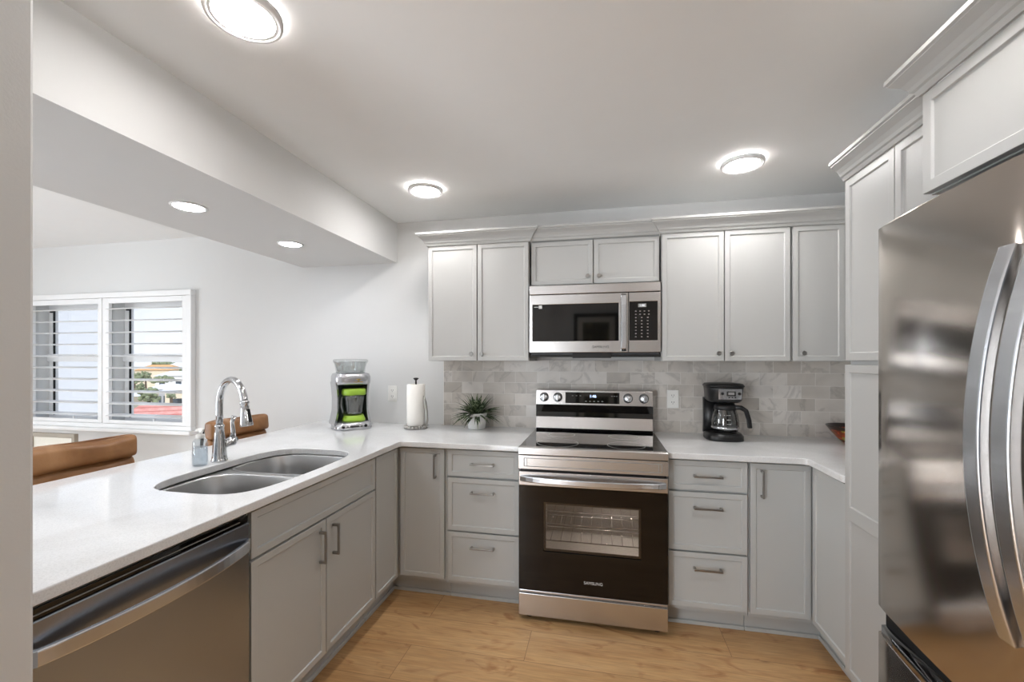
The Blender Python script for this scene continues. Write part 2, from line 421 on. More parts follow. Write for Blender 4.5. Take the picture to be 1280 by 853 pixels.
# ------------------------------------------------------------------ room shell
struct('floor', MB().box(XFAR, XW+.1, YF-.1, YB+.1, -.1, 0), 'oak_planks')
struct('ceiling', MB().box(XFAR-.1, XW+.1, YF-.1, YB+.25, ZC, ZC+.15), 'ceiling_paint')
wx0, wx1, wz0, wz1 = -5.03, -3.33, .82, 1.89       # window opening
mb = MB(); T = YB+.16
mb.box(wx1, XW+.1, YB, T, -.1, ZC); mb.box(XFAR-.1, wx0, YB, T, -.1, ZC)
mb.box(wx0, wx1, YB, T, -.1, wz0); mb.box(wx0, wx1, YB, T, wz1, ZC)
mb.box(-4.215, -4.145, YB+.005, T, wz0, wz1)
struct('wall_back', mb, 'wall_paint')
struct('wall_right', MB().box(XW, XW+.1, YF-.1, YB, 0, ZC), 'wall_paint')
mb = MB(); mb.box(XFAR-.1, XFAR, YF-.1, -1.15, 0, ZC); mb.box(XFAR-.1, XFAR, .4, YB, 0, ZC); mb.box(XFAR-.1, XFAR, -1.15, .4, 2.1, ZC)
struct('wall_left', mb, 'wall_paint')
PD = thing('added_door_2', 'added sliding glass patio door, unseen, letting the fill light into the living room', 'door', (XFAR, -.375, 0)); PD['kind'] = 'structure'; del PD['category']  # unseen door, put in for the living room fill light
mb = MB()
for a, b in ((-1.15, -.35), (-.40, .4)):
    mb.box(XFAR-.06, XFAR-.01, a, a+.05, 0, 2.1); mb.box(XFAR-.06, XFAR-.01, b-.05, b, 0, 2.1); mb.box(XFAR-.06, XFAR-.01, a, b, 0, .08); mb.box(XFAR-.06, XFAR-.01, a, b, 2.03, 2.1)
obj('door_frame', mb, 'trim_paint', PD, .003)
obj('pane', MB().box(XFAR-.04, XFAR-.034, -1.11, .36, .07, 2.04), 'window_glass', PD)
mb = MB(); mb.box(XFAR, -2.1, YF-.1, YF, 0, ZC); mb.box(-1.0, XW, YF-.1, YF, 0, ZC); mb.box(-2.1, -1.0, YF-.1, YF, 2.1, ZC)
struct('wall_front', mb, 'wall_paint')
struct('wall_stub', MB().box(-2.35, -1.05, .47, .612, 0, ZC), 'wall_paint', bevel=.006)
struct('ceiling_beam', MB().box(-2.2655, -1.476, YF, YB, 2.096, ZC), 'wall_paint')
struct('baseboard_back', MB().box(XFAR, -2.1, YB-.016, YB, 0, .11), 'trim_paint', bevel=.003)
struct('baseboard_left', MB().box(XFAR, XFAR+.016, .42, YB-.02, 0, .11), 'trim_paint', bevel=.003)
# tiled backsplash, as part of the wall, with its metal edge strip
o = struct('wall_backsplash', MB().box(-1.110, XW-.001, YB-.009, YB+.002, CT, UB+.004), 'marble_tile')
struct('trim_1', MB().box(-1.114, -1.110, YB-.011, YB, CT+.001, UB+.003), 'trim_paint')

# window with plantation shutters
W = thing('window_1', 'pair of white framed windows behind plantation shutters', 'window', (-4.17, YB, .77)); W['kind'] = 'structure'; del W['category']
mb = MB(); y0, y1 = YB-.045, YB
fx0, fx1, fz0, fz1 = -5.09, -3.27, .80, 1.955
mb.box(fx0, fx1, y0, y1, fz1-.045, fz1); mb.box(fx0, fx1, y0, y1, fz0, fz0+.035)
mb.box(fx0+.001, fx0+.05, y0+.001, y1, fz0+.0352, fz1-.0452); mb.box(fx1-.05, fx1-.001, y0+.001, y1, fz0+.0352, fz1-.0452); mb.box(-4.20, -4.17, y0+.01, y1, fz0+.0352, fz1-.0452)
obj('shutter_frame', mb, 'shutter_paint', W, .004)
obj('sill', MB().box(fx0-.03, fx1+.02, YB-.075, YB-.0005, .768, .7995), 'shutter_paint', W, .008, 3)
for a, b in ((-5.04, -4.203), (-4.167, -3.322)):
    p = MB(); z0, z1 = .837, 1.908; st = .042; ya, yb = YB-.04, YB-.012
    p.box(a, a+st, ya, yb, z0, z1); p.box(b-st, b, ya, yb, z0, z1); p.box(a+st+.0003, b-st-.0003, ya+.001, yb, z0, z0+.03); p.box(a+st+.0003, b-st-.0003, ya+.001, yb, z1-.045, z1)
    sp = obj('shutter_panel', p, 'shutter_paint', W, .003)
    l = MB()
    for k in range(10):
        z = 1.817-.1008*k; ring = []
        for x in (a+st-.002, b-st+.002):
            ring.append([(x, YB-.026+.040*math.cos(q*math.pi/6), z+.0055*math.sin(q*math.pi/6)+.006*math.cos(q*math.pi/6)) for q in range(12)])
        l.loft(ring)
    obj('louvers', l, 'shutter_paint', sp)
    r = MB(); r.box(a+.497, a+.511, YB-.03, YB-.018, z0+.030, z0+.05)
    obj('clip', r, 'shutter_paint', sp)
for a, b in ((-5.03, -4.215), (-4.145, -3.33)):
    s_ = MB(); ya, yb = YB+.10, YB+.145
    s_.box(a+.001, a+.045, ya, yb, wz0+.051, wz1-.051); s_.box(b-.045, b-.001, ya, yb, wz0+.051, wz1-.051); s_.box(a, b, ya, yb, wz0, wz0+.05); s_.box(a, b, ya, yb, wz1-.05, wz1)
    s_.box(a, b, ya-.015, yb, 1.362, 1.432)
    sash = obj('sash', s_, 'shutter_paint', W, .003)
    g = MB().box(a+.04, b-.04, ya+.02, ya+.024, wz0+.04, wz1-.04)
    obj('pane', g, 'window_glass', sash)
    obj('gasket', MB().box(a+.045, a+.052, ya+.004, ya+.018, wz0+.05, wz1-.05), 'dark_rubber', sash)
    obj('latch', MB().box(a+.03, a+.075, ya-.012, ya, wz1-.075, wz1-.055), 'dark_rubber', sash)

# ------------------------------------------------------------------ ceiling lights
def round_light(x, y, label, r=.098):
    t = thing('ceiling_light', label, 'ceiling light', (x, y, ZC), 'round flat ceiling lights of the kitchen')
    obj('trim_ring', MB().lathe([(r-.010, -.007), (r+.002, -.007), (r+.003, -.016), (r+.001, -.026), (r-.008, -.028), (r-.010, -.024)], (x, y, ZC), 48), 'lamp_trim', t)
    obj('diffuser', MB().lathe([(r-.013, -.0005), (r-.013, -.022), (r-.02, -.0245), (r-.04, -.0255), (.001, -.026)], (x, y, ZC), 48), 'lamp_glow', t)
round_light(-1.008, 2.359, 'round white ceiling light above the left upper cabinets, beside the dropped beam')
round_light(.696, 2.361, 'round white ceiling light nearest the tall pantry cabinet on the right')
round_light(-1.001, 1.047, 'large looking round ceiling light cut off at the top left of the view')
round_light(.696, 1.047, 'round ceiling light in front of the refrigerator, above the view')
def spot(x, y, z, label, grp='small recessed lights in the beam and the next room'):
    t = thing('recessed_light', label, 'recessed light', (x, y, z), grp)
    r = .062
    obj('trim_ring', MB().lathe([(r+.012, 0), (r+.010, -.004), (r, -.006), (r-.002, -.001)], (x, y, z), 40), 'lamp_trim', t)
    obj('lens', MB().lathe([(r-.001, -.0005), (r-.004, -.004), (.001, -.005)], (x, y, z), 40), 'spot_glow', t)
spot(-1.871, 1.643, 2.096, 'small recessed light in the beam underside, nearer of the two in view')
spot(-1.871, 2.307, 2.096, 'small recessed light in the beam underside, closer to the back wall')
spot(-1.871, .979, 2.096, 'unseen recessed light continuing the beam row behind the end wall, included for its light')  # next in the beam row, out of view, included for its light
spot(-4.4, 1.0, ZC, 'added unseen recessed light in the living room ceiling by the window')  # the living room lights are added out of view to brighten it
spot(-4.4, -.4, ZC, 'added unseen recessed light in the living room ceiling away from the window')
spot(-2.9, .1, ZC, 'added unseen recessed light in the living room ceiling beside the beam')
spot(-.3, -.55, ZC, 'added unseen recessed light in the ceiling behind the camera')  # extra lamp added out of view to light the kitchen

# ------------------------------------------------------------------ base cabinets
CM = 'cabinet_base_paint'
def body(F, u0, u1, d0, d1, z0, z1, t, m=CM, name='body'):
    return obj(name, fbox(MB(), F, u0, u1, d0, d1, z0, z1), m, t, .0015, 1)
TK = .102; BT = .883
N_ = FN(FY); L_ = FL(FXL); R_ = FR(FXR)
# sink base cabinet
t = thing('sink_base_cabinet', 'light grey base cabinet under the sink with a long false drawer front and two doors', 'cabinet', (FXL-.3, 1.64, 0))
mb = MB(); F = L_
fbox(mb, F, 1.234, 1.248, .02, .60, TK, BT); fbox(mb, F, 2.044, 2.058, .02, .60, TK, BT)
fbox(mb, F, 1.234, 2.058, .585, .60, TK, BT); fbox(mb, F, 1.234, 2.058, .02, .60, TK, TK+.015); fbox(mb, F, 1.234, 2.058, .02, .045, .862, BT)
fbox(mb, F, 1.234, 2.058, .02, .045, .69, .72)
obj('body', mb, CM, t, .001, 1)
obj('toe_kick', fbox(MB(), F, 1.234, 2.058, .075, .09, 0, TK), CM, t)
obj('toe_molding', fbox(MB(), F, 1.234, 2.058, .063, .075, 0, .02), CM, t, .004)
obj('false_drawer_front', shaker(F, 1.240, 2.050, .712, .872), CM, t, .0012)
for a, b, hu in ((1.240, 1.641, 1.600), (1.647, 2.050, 1.690)):
    d = obj('door', shaker(F, a, b, .128, .703), CM, t, .0012)
    obj('handle', bar_pull(F, hu, .60, .135, True), 'satin_nickel', d, .001)
# peninsula back panel behind the cabinets
t = thing('peninsula_panel', 'flat grey panel closing the back of the peninsula under the bar overhang', 'panel', (-1.83, 1.5, 0))
obj('panel', MB().box(-1.80, -1.778, .615, YB-.002, 0, BT), CM, t, .001)
obj('skirting', MB().box(-1.815, -1.80, .615, YB-.002, 0, .1), CM, t, .002)
# left corner cabinet
t = thing('corner_base_cabinet', 'light grey left corner base cabinet with a blank panel and one narrow door', 'cabinet', (-1.5, 2.6, 0))
obj('body', MB().prism([(-1.77, 2.062), (FXL-.021, 2.062), (FXL-.021, FY+.021), (-.868, FY+.021), (-.868, YB-.004), (-1.77, YB-.004)], TK, BT), CM, t, .001)
obj('toe_kick', MB().prism([(-1.77, 2.062), (FXL-.075, 2.062), (FXL-.075, FY+.078), (-.868, FY+.078), (-.868, YB-.1), (-1.77, YB-.1)], 0, TK), CM, t)
obj('toe_molding', MB().prism([(FXL-.075, 2.062), (FXL-.063, 2.062), (FXL-.063, FY+.066), (-.868, FY+.066), (-.868, FY+.078), (FXL-.075, FY+.078)], 0, .02), CM, t, .003)
obj('corner_panel', shaker(L_, 2.062, 2.302, .128, .872, fr=.022), CM, t, .0012)
d = obj('door', shaker(N_, -1.150, -.880, .128, .872), CM, t, .0012)
obj('handle', bar_pull(N_, -.932, .775, .135, True), 'satin_nickel', d, .001)
def drawer_base(a, b, label, x):
    t = thing('drawer_base_cabinet', label, 'cabinet', (x, 2.6, 0), 'three drawer base cabinets beside the range')
    obj('body', MB().box(a, b, FY+.021, YB-.004, TK, BT), CM, t, .001)
    obj('toe_kick', MB().box(a, b, FY+.078, FY+.10, 0, TK), CM, t)
    obj('toe_molding', MB().box(a, b, FY+.066, FY+.078, 0, .02), CM, t, .003)
    for z0, z1 in ((.724, .872), (.415, .712), (.128, .405)):
        d = obj('drawer', shaker(N_, a+.005, b-.005, z0, z1), CM, t, .0012)
        zz = (z0+z1)/2 if z1 > .8 else z1-.075
        obj('handle', bar_pull(N_, (a+b)/2, zz, .135), 'satin_nickel', d, .001)
drawer_base(-.865, -.440, 'light grey three drawer base cabinet on the left of the range', -.65)
drawer_base(.332, .714, 'light grey three drawer base cabinet on the right of the range', .52)
t = thing('corner_base_cabinet', 'light grey right corner base cabinet, one door with its pull on the left', 'cabinet', (1.2, 2.6, 0))
obj('body', MB().prism([(.717, FY+.021), (FXR+.021, FY+.021), (FXR+.021, 1.975), (XW-.004, 1.975), (XW-.004, YB-.004), (.717, YB-.004)], TK, BT), CM, t, .001)
obj('toe_kick', MB().prism([(.717, FY+.078), (FXR+.078, FY+.078), (FXR+.078, 1.975), (XW-.1, 1.975), (XW-.1, YB-.1), (.717, YB-.1)], 0, TK), CM, t)
obj('toe_molding', MB().prism([(.717, FY+.066), (FXR+.066, FY+.066), (FXR+.066, 1.975), (FXR+.078, 1.975), (FXR+.078, FY+.078), (.717, FY+.078)], 0, .02), CM, t, .003)
d = obj('door', shaker(N_, .722, .990, .128, .872), CM, t, .0012)
obj('handle', bar_pull(N_, .772, .775, .135, True), 'satin_nickel', d, .001)
obj('corner_panel', shaker(R_, 1.980, 2.300, .128, .872, fr=.026), CM, t, .0012)

# ------------------------------------------------------------------ pantry, uppers
UM = 'cabinet_paint'; PX = .962
t = thing('pantry_cabinet', 'tall light grey pantry cabinet between the right counter and the refrigerator', 'cabinet', (1.3, 1.67, 0))
FP = FR(PX)
obj('body', MB().box(PX+.02, XW-.004, 1.375, 1.972, TK, 2.1055), UM, t, .001)
obj('toe_kick', MB().box(PX+.09, XW-.05, 1.375, 1.972, 0, TK), UM, t)
for a, b in ((1.377, 1.672), (1.676, 1.972)):
    obj('lower_door', shaker(FP, a, b, .128, 1.366, mids=(.775,), fr=.03), UM, t, .0012)
    u = obj('upper_door', shaker(FP, a, b, 1.384, 2.105, fr=.03), UM, t, .0012)
t = thing('bridge_cabinet', 'light grey deep cabinet above the refrigerator with its own crown', 'cabinet', (1.2, .9, 1.83))
FB = FR(.852)
obj('body', MB().box(.873, XW-.004, .43, 1.370, 1.833, 2.118), UM, t, .001)
for a, b in ((.432, .896), (.900, 1.368)):
    obj('door', shaker(FB, a, b, 1.836, 2.105, fr=.03), UM, t, .0012)
for a, b in ((.41, .43),):
    obj('side_panel', MB().box(.87, XW-.004, a, b, 0, 2.118), UM, t, .001)
def upper(a, b, label, z0=UB, yf=YU, doors=2, knobs='in', zt=UT, extra=0):
    t = thing('wall_cabinet', label, 'cabinet', ((a+b)/2, YB-.17, z0), 'light grey upper wall cabinets')
    F = FN(yf)
    obj('body', MB().box(a, b+extra, yf+.021, YB-.004, z0, 2.118), UM, t, .001)
    w = (b-a)/doors
    for k in range(doors):
        u0, u1 = a+k*w+.003, a+(k+1)*w-.003
        d = obj('door', shaker(F, u0, u1, z0+.003, zt), UM, t, .0012)
        ku = (u1-.030) if (k == 0 and doors == 2) else (u0+.030)
        if knobs == 'left': ku = u0+.045
        obj('knob', knob(F, ku, z0+.045), 'satin_nickel', d)
    return t
upper(-1.088, -.4335, 'light grey two door wall cabinet on the far left, over the plant')
upper(-.424, .329, 'short two door wall cabinet directly above the microwave', z0=1.835, yf=2.600, zt=2.098)
upper(.3365, 1.003, 'tall two door wall cabinet right of the microwave, over the coffee maker')
upper(1.010, 1.262, 'single door wall cabinet in the right corner beside the pantry', doors=1, knobs='left', extra=.340)
# microwave cabinet side fillers are the neighbours' sides
def crown(name, path, label, close_ends=True):
    prof = [(0, 2.106), (.006, 2.106), (.010, 2.114), (.012, 2.120), (.018, 2.124), (.022, 2.134), (.032, 2.148), (.044, 2.158), (.052, 2.164), (.052, 2.168), (.058, 2.172), (.058, 2.184), (0, 2.184)]
    P = [Vector((p[0], p[1])) for p in path]; n = len(P); rings = []
    for i, p in enumerate(P):
        ds = []
        if i > 0: d = (P[i]-P[i-1]).normalized(); ds.append(Vector((d.y, -d.x)))
        if i < n-1: d = (P[i+1]-P[i]).normalized(); ds.append(Vector((d.y, -d.x)))
        nn = ds[0] if len(ds) == 1 else (ds[0]+ds[1])/(1+ds[0].dot(ds[1]))
        rings.append([(p.x+nn.x*o_, p.y+nn.y*o_, z) for o_, z in prof])
    t = obj(name, MB().loft(rings, smooth=False), UM)
    tag(t, label, 'molding'); return t
crown('crown_molding', [(-1.088, YB-.003), (-1.088, YU), (-.4290, YU), (-.4290, YU+.015), (.333, YU+.015), (.333, YU), (XW-.006, YU)], 'long light grey crown molding along the tops of the back wall cabinets')
crown('crown_molding', [(PX+.0, 1.973), (PX+.0, 1.432)], 'short light grey crown molding along the top of the tall pantry cabinet')
crown('crown_molding', [(XW-.02, 1.3705), (.852, 1.3705), (.852, .43)], 'light grey crown molding on the deep cabinet over the refrigerator')

# ------------------------------------------------------------------ counters
hole = []
for k in range(64):
    a = 2*math.pi*k/64; cx, cy = math.cos(a), math.sin(a)
    f = (abs(cx)**4+abs(cy)**4)**-.25
    hole.append((-1.449+.243*f*cx, 1.634+.372*f*cy))
poly = [(XBAR, .616), (XL, .616), (XL, YC-.018)] + [(XL+.018*(1-math.cos(a)), YC-.018+.018*math.sin(a)) for a in (math.pi/8, math.pi/4, 3*math.pi/8)] + [(XL+.018, YC), (-.4385, YC), (-.4385, YB-.0105), (-1.1150, YB-.0105), (-1.1150, YB-.002), (XBAR, YB-.002)]
o = obj('countertop', MB().prism(poly, CB, CT, holes=[hole]), 'white_quartz', bevel=.0035)
tag(o, 'long white quartz peninsula countertop with the sink cut into it, left of the range', 'countertop')
poly = [(.3305, YC), (XR-.018, YC)] + [(XR-.018*(1-math.sin(a)), YC-.018*(1-math.cos(a))) for a in (math.pi/6, math.pi/3)] + [(XR, YC-.018), (XR, 1.985+.02)] + [(XR+.02*(1-math.cos(a)), 2.005-.02*math.sin(a)) for a in (math.pi/6, math.pi/3)] + [(XR+.02, 1.976), (XW-.002, 1.976), (XW-.002, YB-.0105), (.3305, YB-.0105)]
o = obj('countertop', MB().prism(poly, CB, CT), 'white_quartz', bevel=.0035)
tag(o, 'short white quartz countertop right of the range, under the coffee maker', 'countertop')

# ------------------------------------------------------------------ sink
t = thing('double_bowl_sink', 'stainless steel double bowl sink set under the peninsula countertop', 'sink', (-1.45, 1.634, .70))
def srect(cx, cy, a, b, n=4, k=48, sk=0):
    out = []
    for i in range(k):
        q = 2*math.pi*i/k; c, s = math.cos(q), math.sin(q); f = (abs(c)**n+abs(s)**n)**(-1/n)
        out.append((cx+a*f*c, cy+b*f*s))
    return out
def bowl(cx, cy, a, b, depth, name, m='sink_steel'):
    rs = []
    for dz, ex in ((0, .012), (0, 0), (-.006, -.003), (-depth*.5, -.006), (-depth+.03, -.012), (-depth+.008, -.026), (-depth, -.05), (-depth-.004, -.12)):
        rs.append([(x, y, CB-.0015+dz) for x, y in srect(cx, cy, max(.02, a+ex), max(.02, b+ex))])
    inner = rs
    outer = [[(x, y, z-.002) for x, y, z in r] for r in rs]
    mb = MB().loft(inner, False, True)
    o = obj(name, mb, m, t)
    q = o.modifiers.new('s', 'SOLIDIFY'); q.thickness = .0012; q.offset = -1
    d = MB().lathe([(.042, -.002), (.045, .001), (.038, .003), (.030, 0), (.002, -.001)], (cx, cy, CB-depth-.0055), 32)
    obj('drain', d, 'chrome', o)
bowl(-1.430, 1.440, .232, .178, .20, 'near_bowl')
bowl(-1.448, 1.825, .240, .177, .19, 'far_bowl')
mb = MB().prism(srect(-1.449, 1.634, .259, .388), CB-.0055, CB-.0035, holes=[srect(-1.430, 1.440, .232, .178)[::-1], srect(-1.448, 1.825, .240, .177)[::-1]])
obj('rim', mb, 'sink_steel', t)

# ------------------------------------------------------------------ faucet
FX, FYY = -1.742, 1.682
t = thing('kitchen_faucet', 'tall chrome gooseneck pull down faucet behind the sink', 'faucet', (FX, FYY, CT))
obj('body', MB().lathe([(.034, 0), (.034, .006), (.031, .010), (.030, .03), (.026, .08), (.020, .13), (.0185, .155), (.020, .160), (.020, .166), (.016, .170)], (FX, FYY, CT), 32), 'chrome', t)
dv = Vector((.215, -.08)).normalized(); Rg = .114; hx = 2*Rg
pts = [(FX, FYY, CT+.16), (FX, FYY, CT+.22)]
for i in range(17):
    a = math.pi*i/16*.97; r = Rg*(1-math.cos(a)); pts.append((FX+dv.x*r, FYY+dv.y*r, 1.182+Rg*math.sin(a)))
obj('spout', MB().tube(pts, .0145, 16), 'chrome', t)
e = Vector(pts[-1]); dr = (e-Vector(pts[-2])).normalized()
def along(s): return tuple(e+dr*s)
sh = obj('spray_head', MB().tube([along(-.012), along(-.01), along(0), along(.002), along(.03), along(.07), along(.092), along(.098)], [.016, .019, .019, .016, .018, .0235, .026, .024], 20), 'chrome', t)
sd = Vector((.97, -.1, 0)).normalized()
obj('button', MB().tube([Vector(along(.022))+sd*.0155, Vector(along(.080))+sd*.0225], 0, flat=(.016, .008, tuple(sd))), 'black_plastic', sh, .002)
hy = Vector((FX+.026, FYY+.046, CT+.085))
mb = MB().tube([(FX, FYY, CT+.05), (FX+.010, FYY+.025, CT+.075), tuple(hy), tuple(hy+Vector((.006, .018, .012)))], [.014, .019, .025, .012], 16)
mb.tube([tuple(hy), tuple(hy+Vector((.0, .004, .045))), tuple(hy+Vector((-.004, .002, .09))), tuple(hy+Vector((.004, .006, .118)))], [.015, .010, .008, .012], 12)
obj('lever', mb, 'chrome', t)
# soap bottle
SX, SY = -1.752, 1.592
t = thing('soap_bottle', 'clear plastic soap bottle with a white pump, beside the faucet', 'soap bottle', (SX, SY, CT))
bt = obj('bottle', MB().lathe([(.030, .001), (.034, .006), (.034, .04), (.033, .09), (.031, .108), (.022, .118), (.014, .122)], (SX, SY, CT), 28, sy=.75), 'soap_plastic', t)
obj('liquid', MB().lathe([(.028, .004), (.031, .008), (.031, .04), (.030, .085)], (SX, SY, CT), 28, sy=.72), 'soap_liquid' if 'soap_liquid' in MT else 'soap_plastic', bt)
pm = MB().lathe([(.0155, .120), (.0165, .124), (.0165, .138), (.010, .141), (.0045, .142), (.0045, .152), (.016, .153), (.017, .163), (.006, .166)], (SX, SY, CT), 20)
pm.tube([(SX, SY, CT+.158), (SX+.030, SY-.022, CT+.157), (SX+.036, SY-.026, CT+.150)], [.0075, .007, .005], 10)
obj('pump', pm, 'white_plastic', t)

# ------------------------------------------------------------------ range
RX0, RX1 = -.434, .326; RXC = (RX0+RX1)/2; YR = 2.249
t = thing('electric_range', 'freestanding stainless steel electric range with a black glass oven door', 'range', (RXC, 2.58, 0))
F = FN(YR)
obj('body', MB().box(RX0+.004, RX1-.004, YR+.045, YB-.02, .035, .905), 'grey_plastic', t, .002)
mb = MB()
mb.box(RX0+.001, RX1-.001, YR+.01, 2.83, .906, .921)
obj('cooktop', mb, 'cooktop_glass', t, .002)
for x, y, r in ((-.24, 2.40, .115), (.13, 2.40, .10), (-.24, 2.66, .08), (.13, 2.66, .09)):
    obj('burner_ring', MB().lathe([(r, .9211), (r, .9214), (r-.002, .9214), (r-.002, .9211)], (x, y, 0), 48, cap0=False, cap1=False), 'mark_grey', t)
# front trim under the cooktop, with embossed rail
pf = [(0, .922), (-.004, .918), (-.006, .880), (-.004, .876)]
mb = MB().loft([[(x, YR+.005+o_, z) for o_, z in [(.03, .922), (0, .922), (-.006, .916), (-.006, .882), (.03, .878)]] for x in (RX0, RX1)], smooth=False)
obj('front_trim', mb, 'stainless', t, .0015)
mb = MB(); fbox(mb, F, RX0, RX1, -.001, .045, .805, .8775)
ft = obj('rail_panel', mb, 'stainless', t, .0015)
mb = MB()
for a, b, c, d in ((RX0+.03, RX1-.03, .862, .8645), (RX0+.03, RX1-.03, .8195, .822), (RX0+.03, RX0+.033, .8195, .8645), (RX1-.033, RX1-.03, .8195, .8645), (RX0+.046, RX0+.048, .822, .862), (RX1-.048, RX1-.046, .822, .862)):
    fbox(mb, F, a, b, -.0035, -.0005, c, d)
obj('embossed_frame', mb, 'mark_grey', ft)  # grey colour stands in for shade along the emboss grooves
# oven door with a real window opening
dx0, dx1, dz0, dz1 = RX0+.002, RX1-.002, .165, .795
ox0, ox1, oz0, oz1 = -.300, .196, .376, .634
D = thing('tmp', '', '', (0,0,0)); bpy.data.objects.remove(D)
mb = MB().prism([(dx0, dz0), (dx1, dz0), (dx1, .718), (dx0, .718)], 0, .035, lambda u, z, d: (u, YR+d, z), holes=[[(ox0, oz0), (ox0, oz1), (ox1, oz1), (ox1, oz0)]])
door = obj('oven_door', mb, 'oven_black', t, .0015)
mb = MB(); fbox(mb, F, dx0, dx1, -.004, .035, .7195, .793)
obj('door_header', mb, 'stainless', door, .003)
pts = []
for i in range(21):
    u = i/20; pts.append((RX0+.012+u*(RX1-RX0-.024), YR-.006-.045*math.sin(math.pi*u)**.55 if 0 < u < 1 else YR-.006, .757))
obj('handle', MB().tube(pts, 0, flat=(.030, .015, (0,1,0))), 'stainless_handle', door, .005, 3)
obj('oven_glass', MB().box(ox0-.0, ox1+.0, YR+.006, YR+.010, oz0, oz1), 'oven_window', door)
mb = MB()
for a, b, c, d in ((ox0, ox1, oz0, oz0+.012), (ox0, ox1, oz1-.012, oz1), (ox0, ox0+.012, oz0, oz1), (ox1-.012, ox1, oz0, oz1)): mb.box(a, b, YR+.012, YR+.016, c, d)
obj('window_border', mb, 'mark_grey' if False else 'mark_dark', door)
text('logo_text', 'SAMSUNG', .021, (RXC+.012, YR-.0005, .232), 0, 'mark_light', door)
# cavity insert, built as a liner in front of the body
cav = MB()
obj_body = [c for c in t.children if c.name.startswith('body')][0]
# rebuild body around a cavity
bpy.data.objects.remove(obj_body)
mb = MB(); x0, x1, yb0, yb1 = RX0+.004, RX1-.004, YR+.045, YB-.02
cx0, cx1, cz0, cz1, cyb = -.345, .237, .30, .70, 2.72
mb.box(x0, cx0, yb0, yb1, .035, .905); mb.box(cx1, x1, yb0, yb1, .035, .905); mb.box(cx0, cx1, yb0, yb1, .035, cz0); mb.box(cx0, cx1, yb0, yb1, cz1, .905); mb.box(cx0, cx1, cyb, yb1, cz0, cz1)
obj('body', mb, 'grey_plastic', t)
mb = MB(); e_ = .004
mb.box(cx0, cx0+e_, yb0, cyb, cz0, cz1); mb.box(cx1-e_, cx1, yb0, cyb, cz0, cz1); mb.box(cx0, cx1, yb0, cyb, cz0, cz0+e_); mb.box(cx0, cx1, yb0, cyb, cz1-e_, cz1); mb.box(cx0, cx1, cyb-e_, cyb, cz0, cz1)
obj('oven_cavity', mb, 'oven_enamel', t)
for z in (.41, .50):
    mb = MB()
    for i in range(11):
        x = cx0+.02+i*(cx1-cx0-.04)/10; mb.tube([(x, yb0+.02, z), (x, cyb-.02, z)], .0013, 6)
    for y in (yb0+.02, (yb0+cyb)/2, cyb-.02): mb.tube([(cx0+.006, y, z), (cx1-.006, y, z)], .0032, 6)
    obj('oven_rack', mb, 'chrome', t)
obj('oven_lamp', MB().lathe([(.03, 0), (.03, .012), (.02, .02), (.002, .022)], (.12, cyb-.03, .655), 20, axis='Y'), 'oven_lamp_glow', t)
# drawer and feet
mb = MB(); fbox(mb, F, dx0, dx1, .0, .05, .028, .145); fbox(mb, F, dx0, dx1, .012, .05, .145, .158)
obj('storage_drawer', mb, 'stainless', t, .003)
for x, y in ((RX0+.05, YR+.06), (RX1-.05, YR+.06), (RX0+.05, YB-.08), (RX1-.05, YB-.08)):
    obj('foot', MB().lathe([(.02, .0), (.02, .012), (.012, .014), (.012, .036)], (x, y, 0), 16), 'dark_rubber', t)
# backguard
bx0, bx1 = -.425, .317
G = [(2.83, .921), (2.812, .935), (2.832, 1.012), (2.842, 1.012), (2.842, 1.085), (2.825, 1.088), (2.838, 1.182), (2.848, 1.187), (2.915, 1.187), (2.915, .906), (2.83, .906)]
bgd = obj('backguard', MB().loft([[(x, y, z) for y, z in G] for x in (bx0, bx1)], smooth=False), 'stainless', t, .002)
# lower steel panel, black band and sloping control face
obj('vent_band', MB().loft([[(x, y, z) for y, z in [(2.825, 1.010), (2.8415, 1.010), (2.8415, 1.086), (2.823, 1.086), (2.829, 1.040)]] for x in (bx0-.001, bx1+.001)], smooth=False), 'black_glass', bgd, .001)
def slope(u, d, z):    # on the control face
    k = (z-1.088)/(1.182-1.088); return (u, 2.825+.013*k+d, z)
obj('control_glass', MB().box(-.232, .112, -.003, .004, 1.100, 1.171, slope), 'black_glass', bgd, .001)
for x in (-.372, -.282, .165, .262):
    rings = []
    for r, d in ((.030, .002), (.030, -.004), (.025, -.006), (.0235, -.028), (.021, -.031), (.001, -.031)):
        rings.append([slope(x+r*math.cos(a*math.pi/14), d, 1.137+r*math.sin(a*math.pi/14)) for a in range(28)])
    kb = obj('control_knob', MB().loft(rings), 'stainless_handle', t)
    obj('grip', MB().box(x-.005, x+.005, -.037, -.028, 1.116, 1.158, slope), 'stainless_handle', kb, .002)
    obj('pointer', MB().box(x-.006, x+.006, -.034, -.0275, 1.112, 1.121, slope), 'black_plastic', kb)
text('clock_digits', '1:46', .026, (-.055, 2.828, 1.146), 0, 'lit_display', t)
for xs, z0, z1, wd in (((-.19, -.165, -.14), 1.147, 1.150, .010), ((.06, .075, .09), 1.147, 1.150, .010), ((-.105, -.079, -.053, -.027, -.001), 1.112, 1.116, .012)):
    mb = MB()
    for x in xs: mb.box(x, x+wd, -.0036, -.0028, z0, z1, slope)
    obj('printed_keys', mb, 'mark_grey', t)

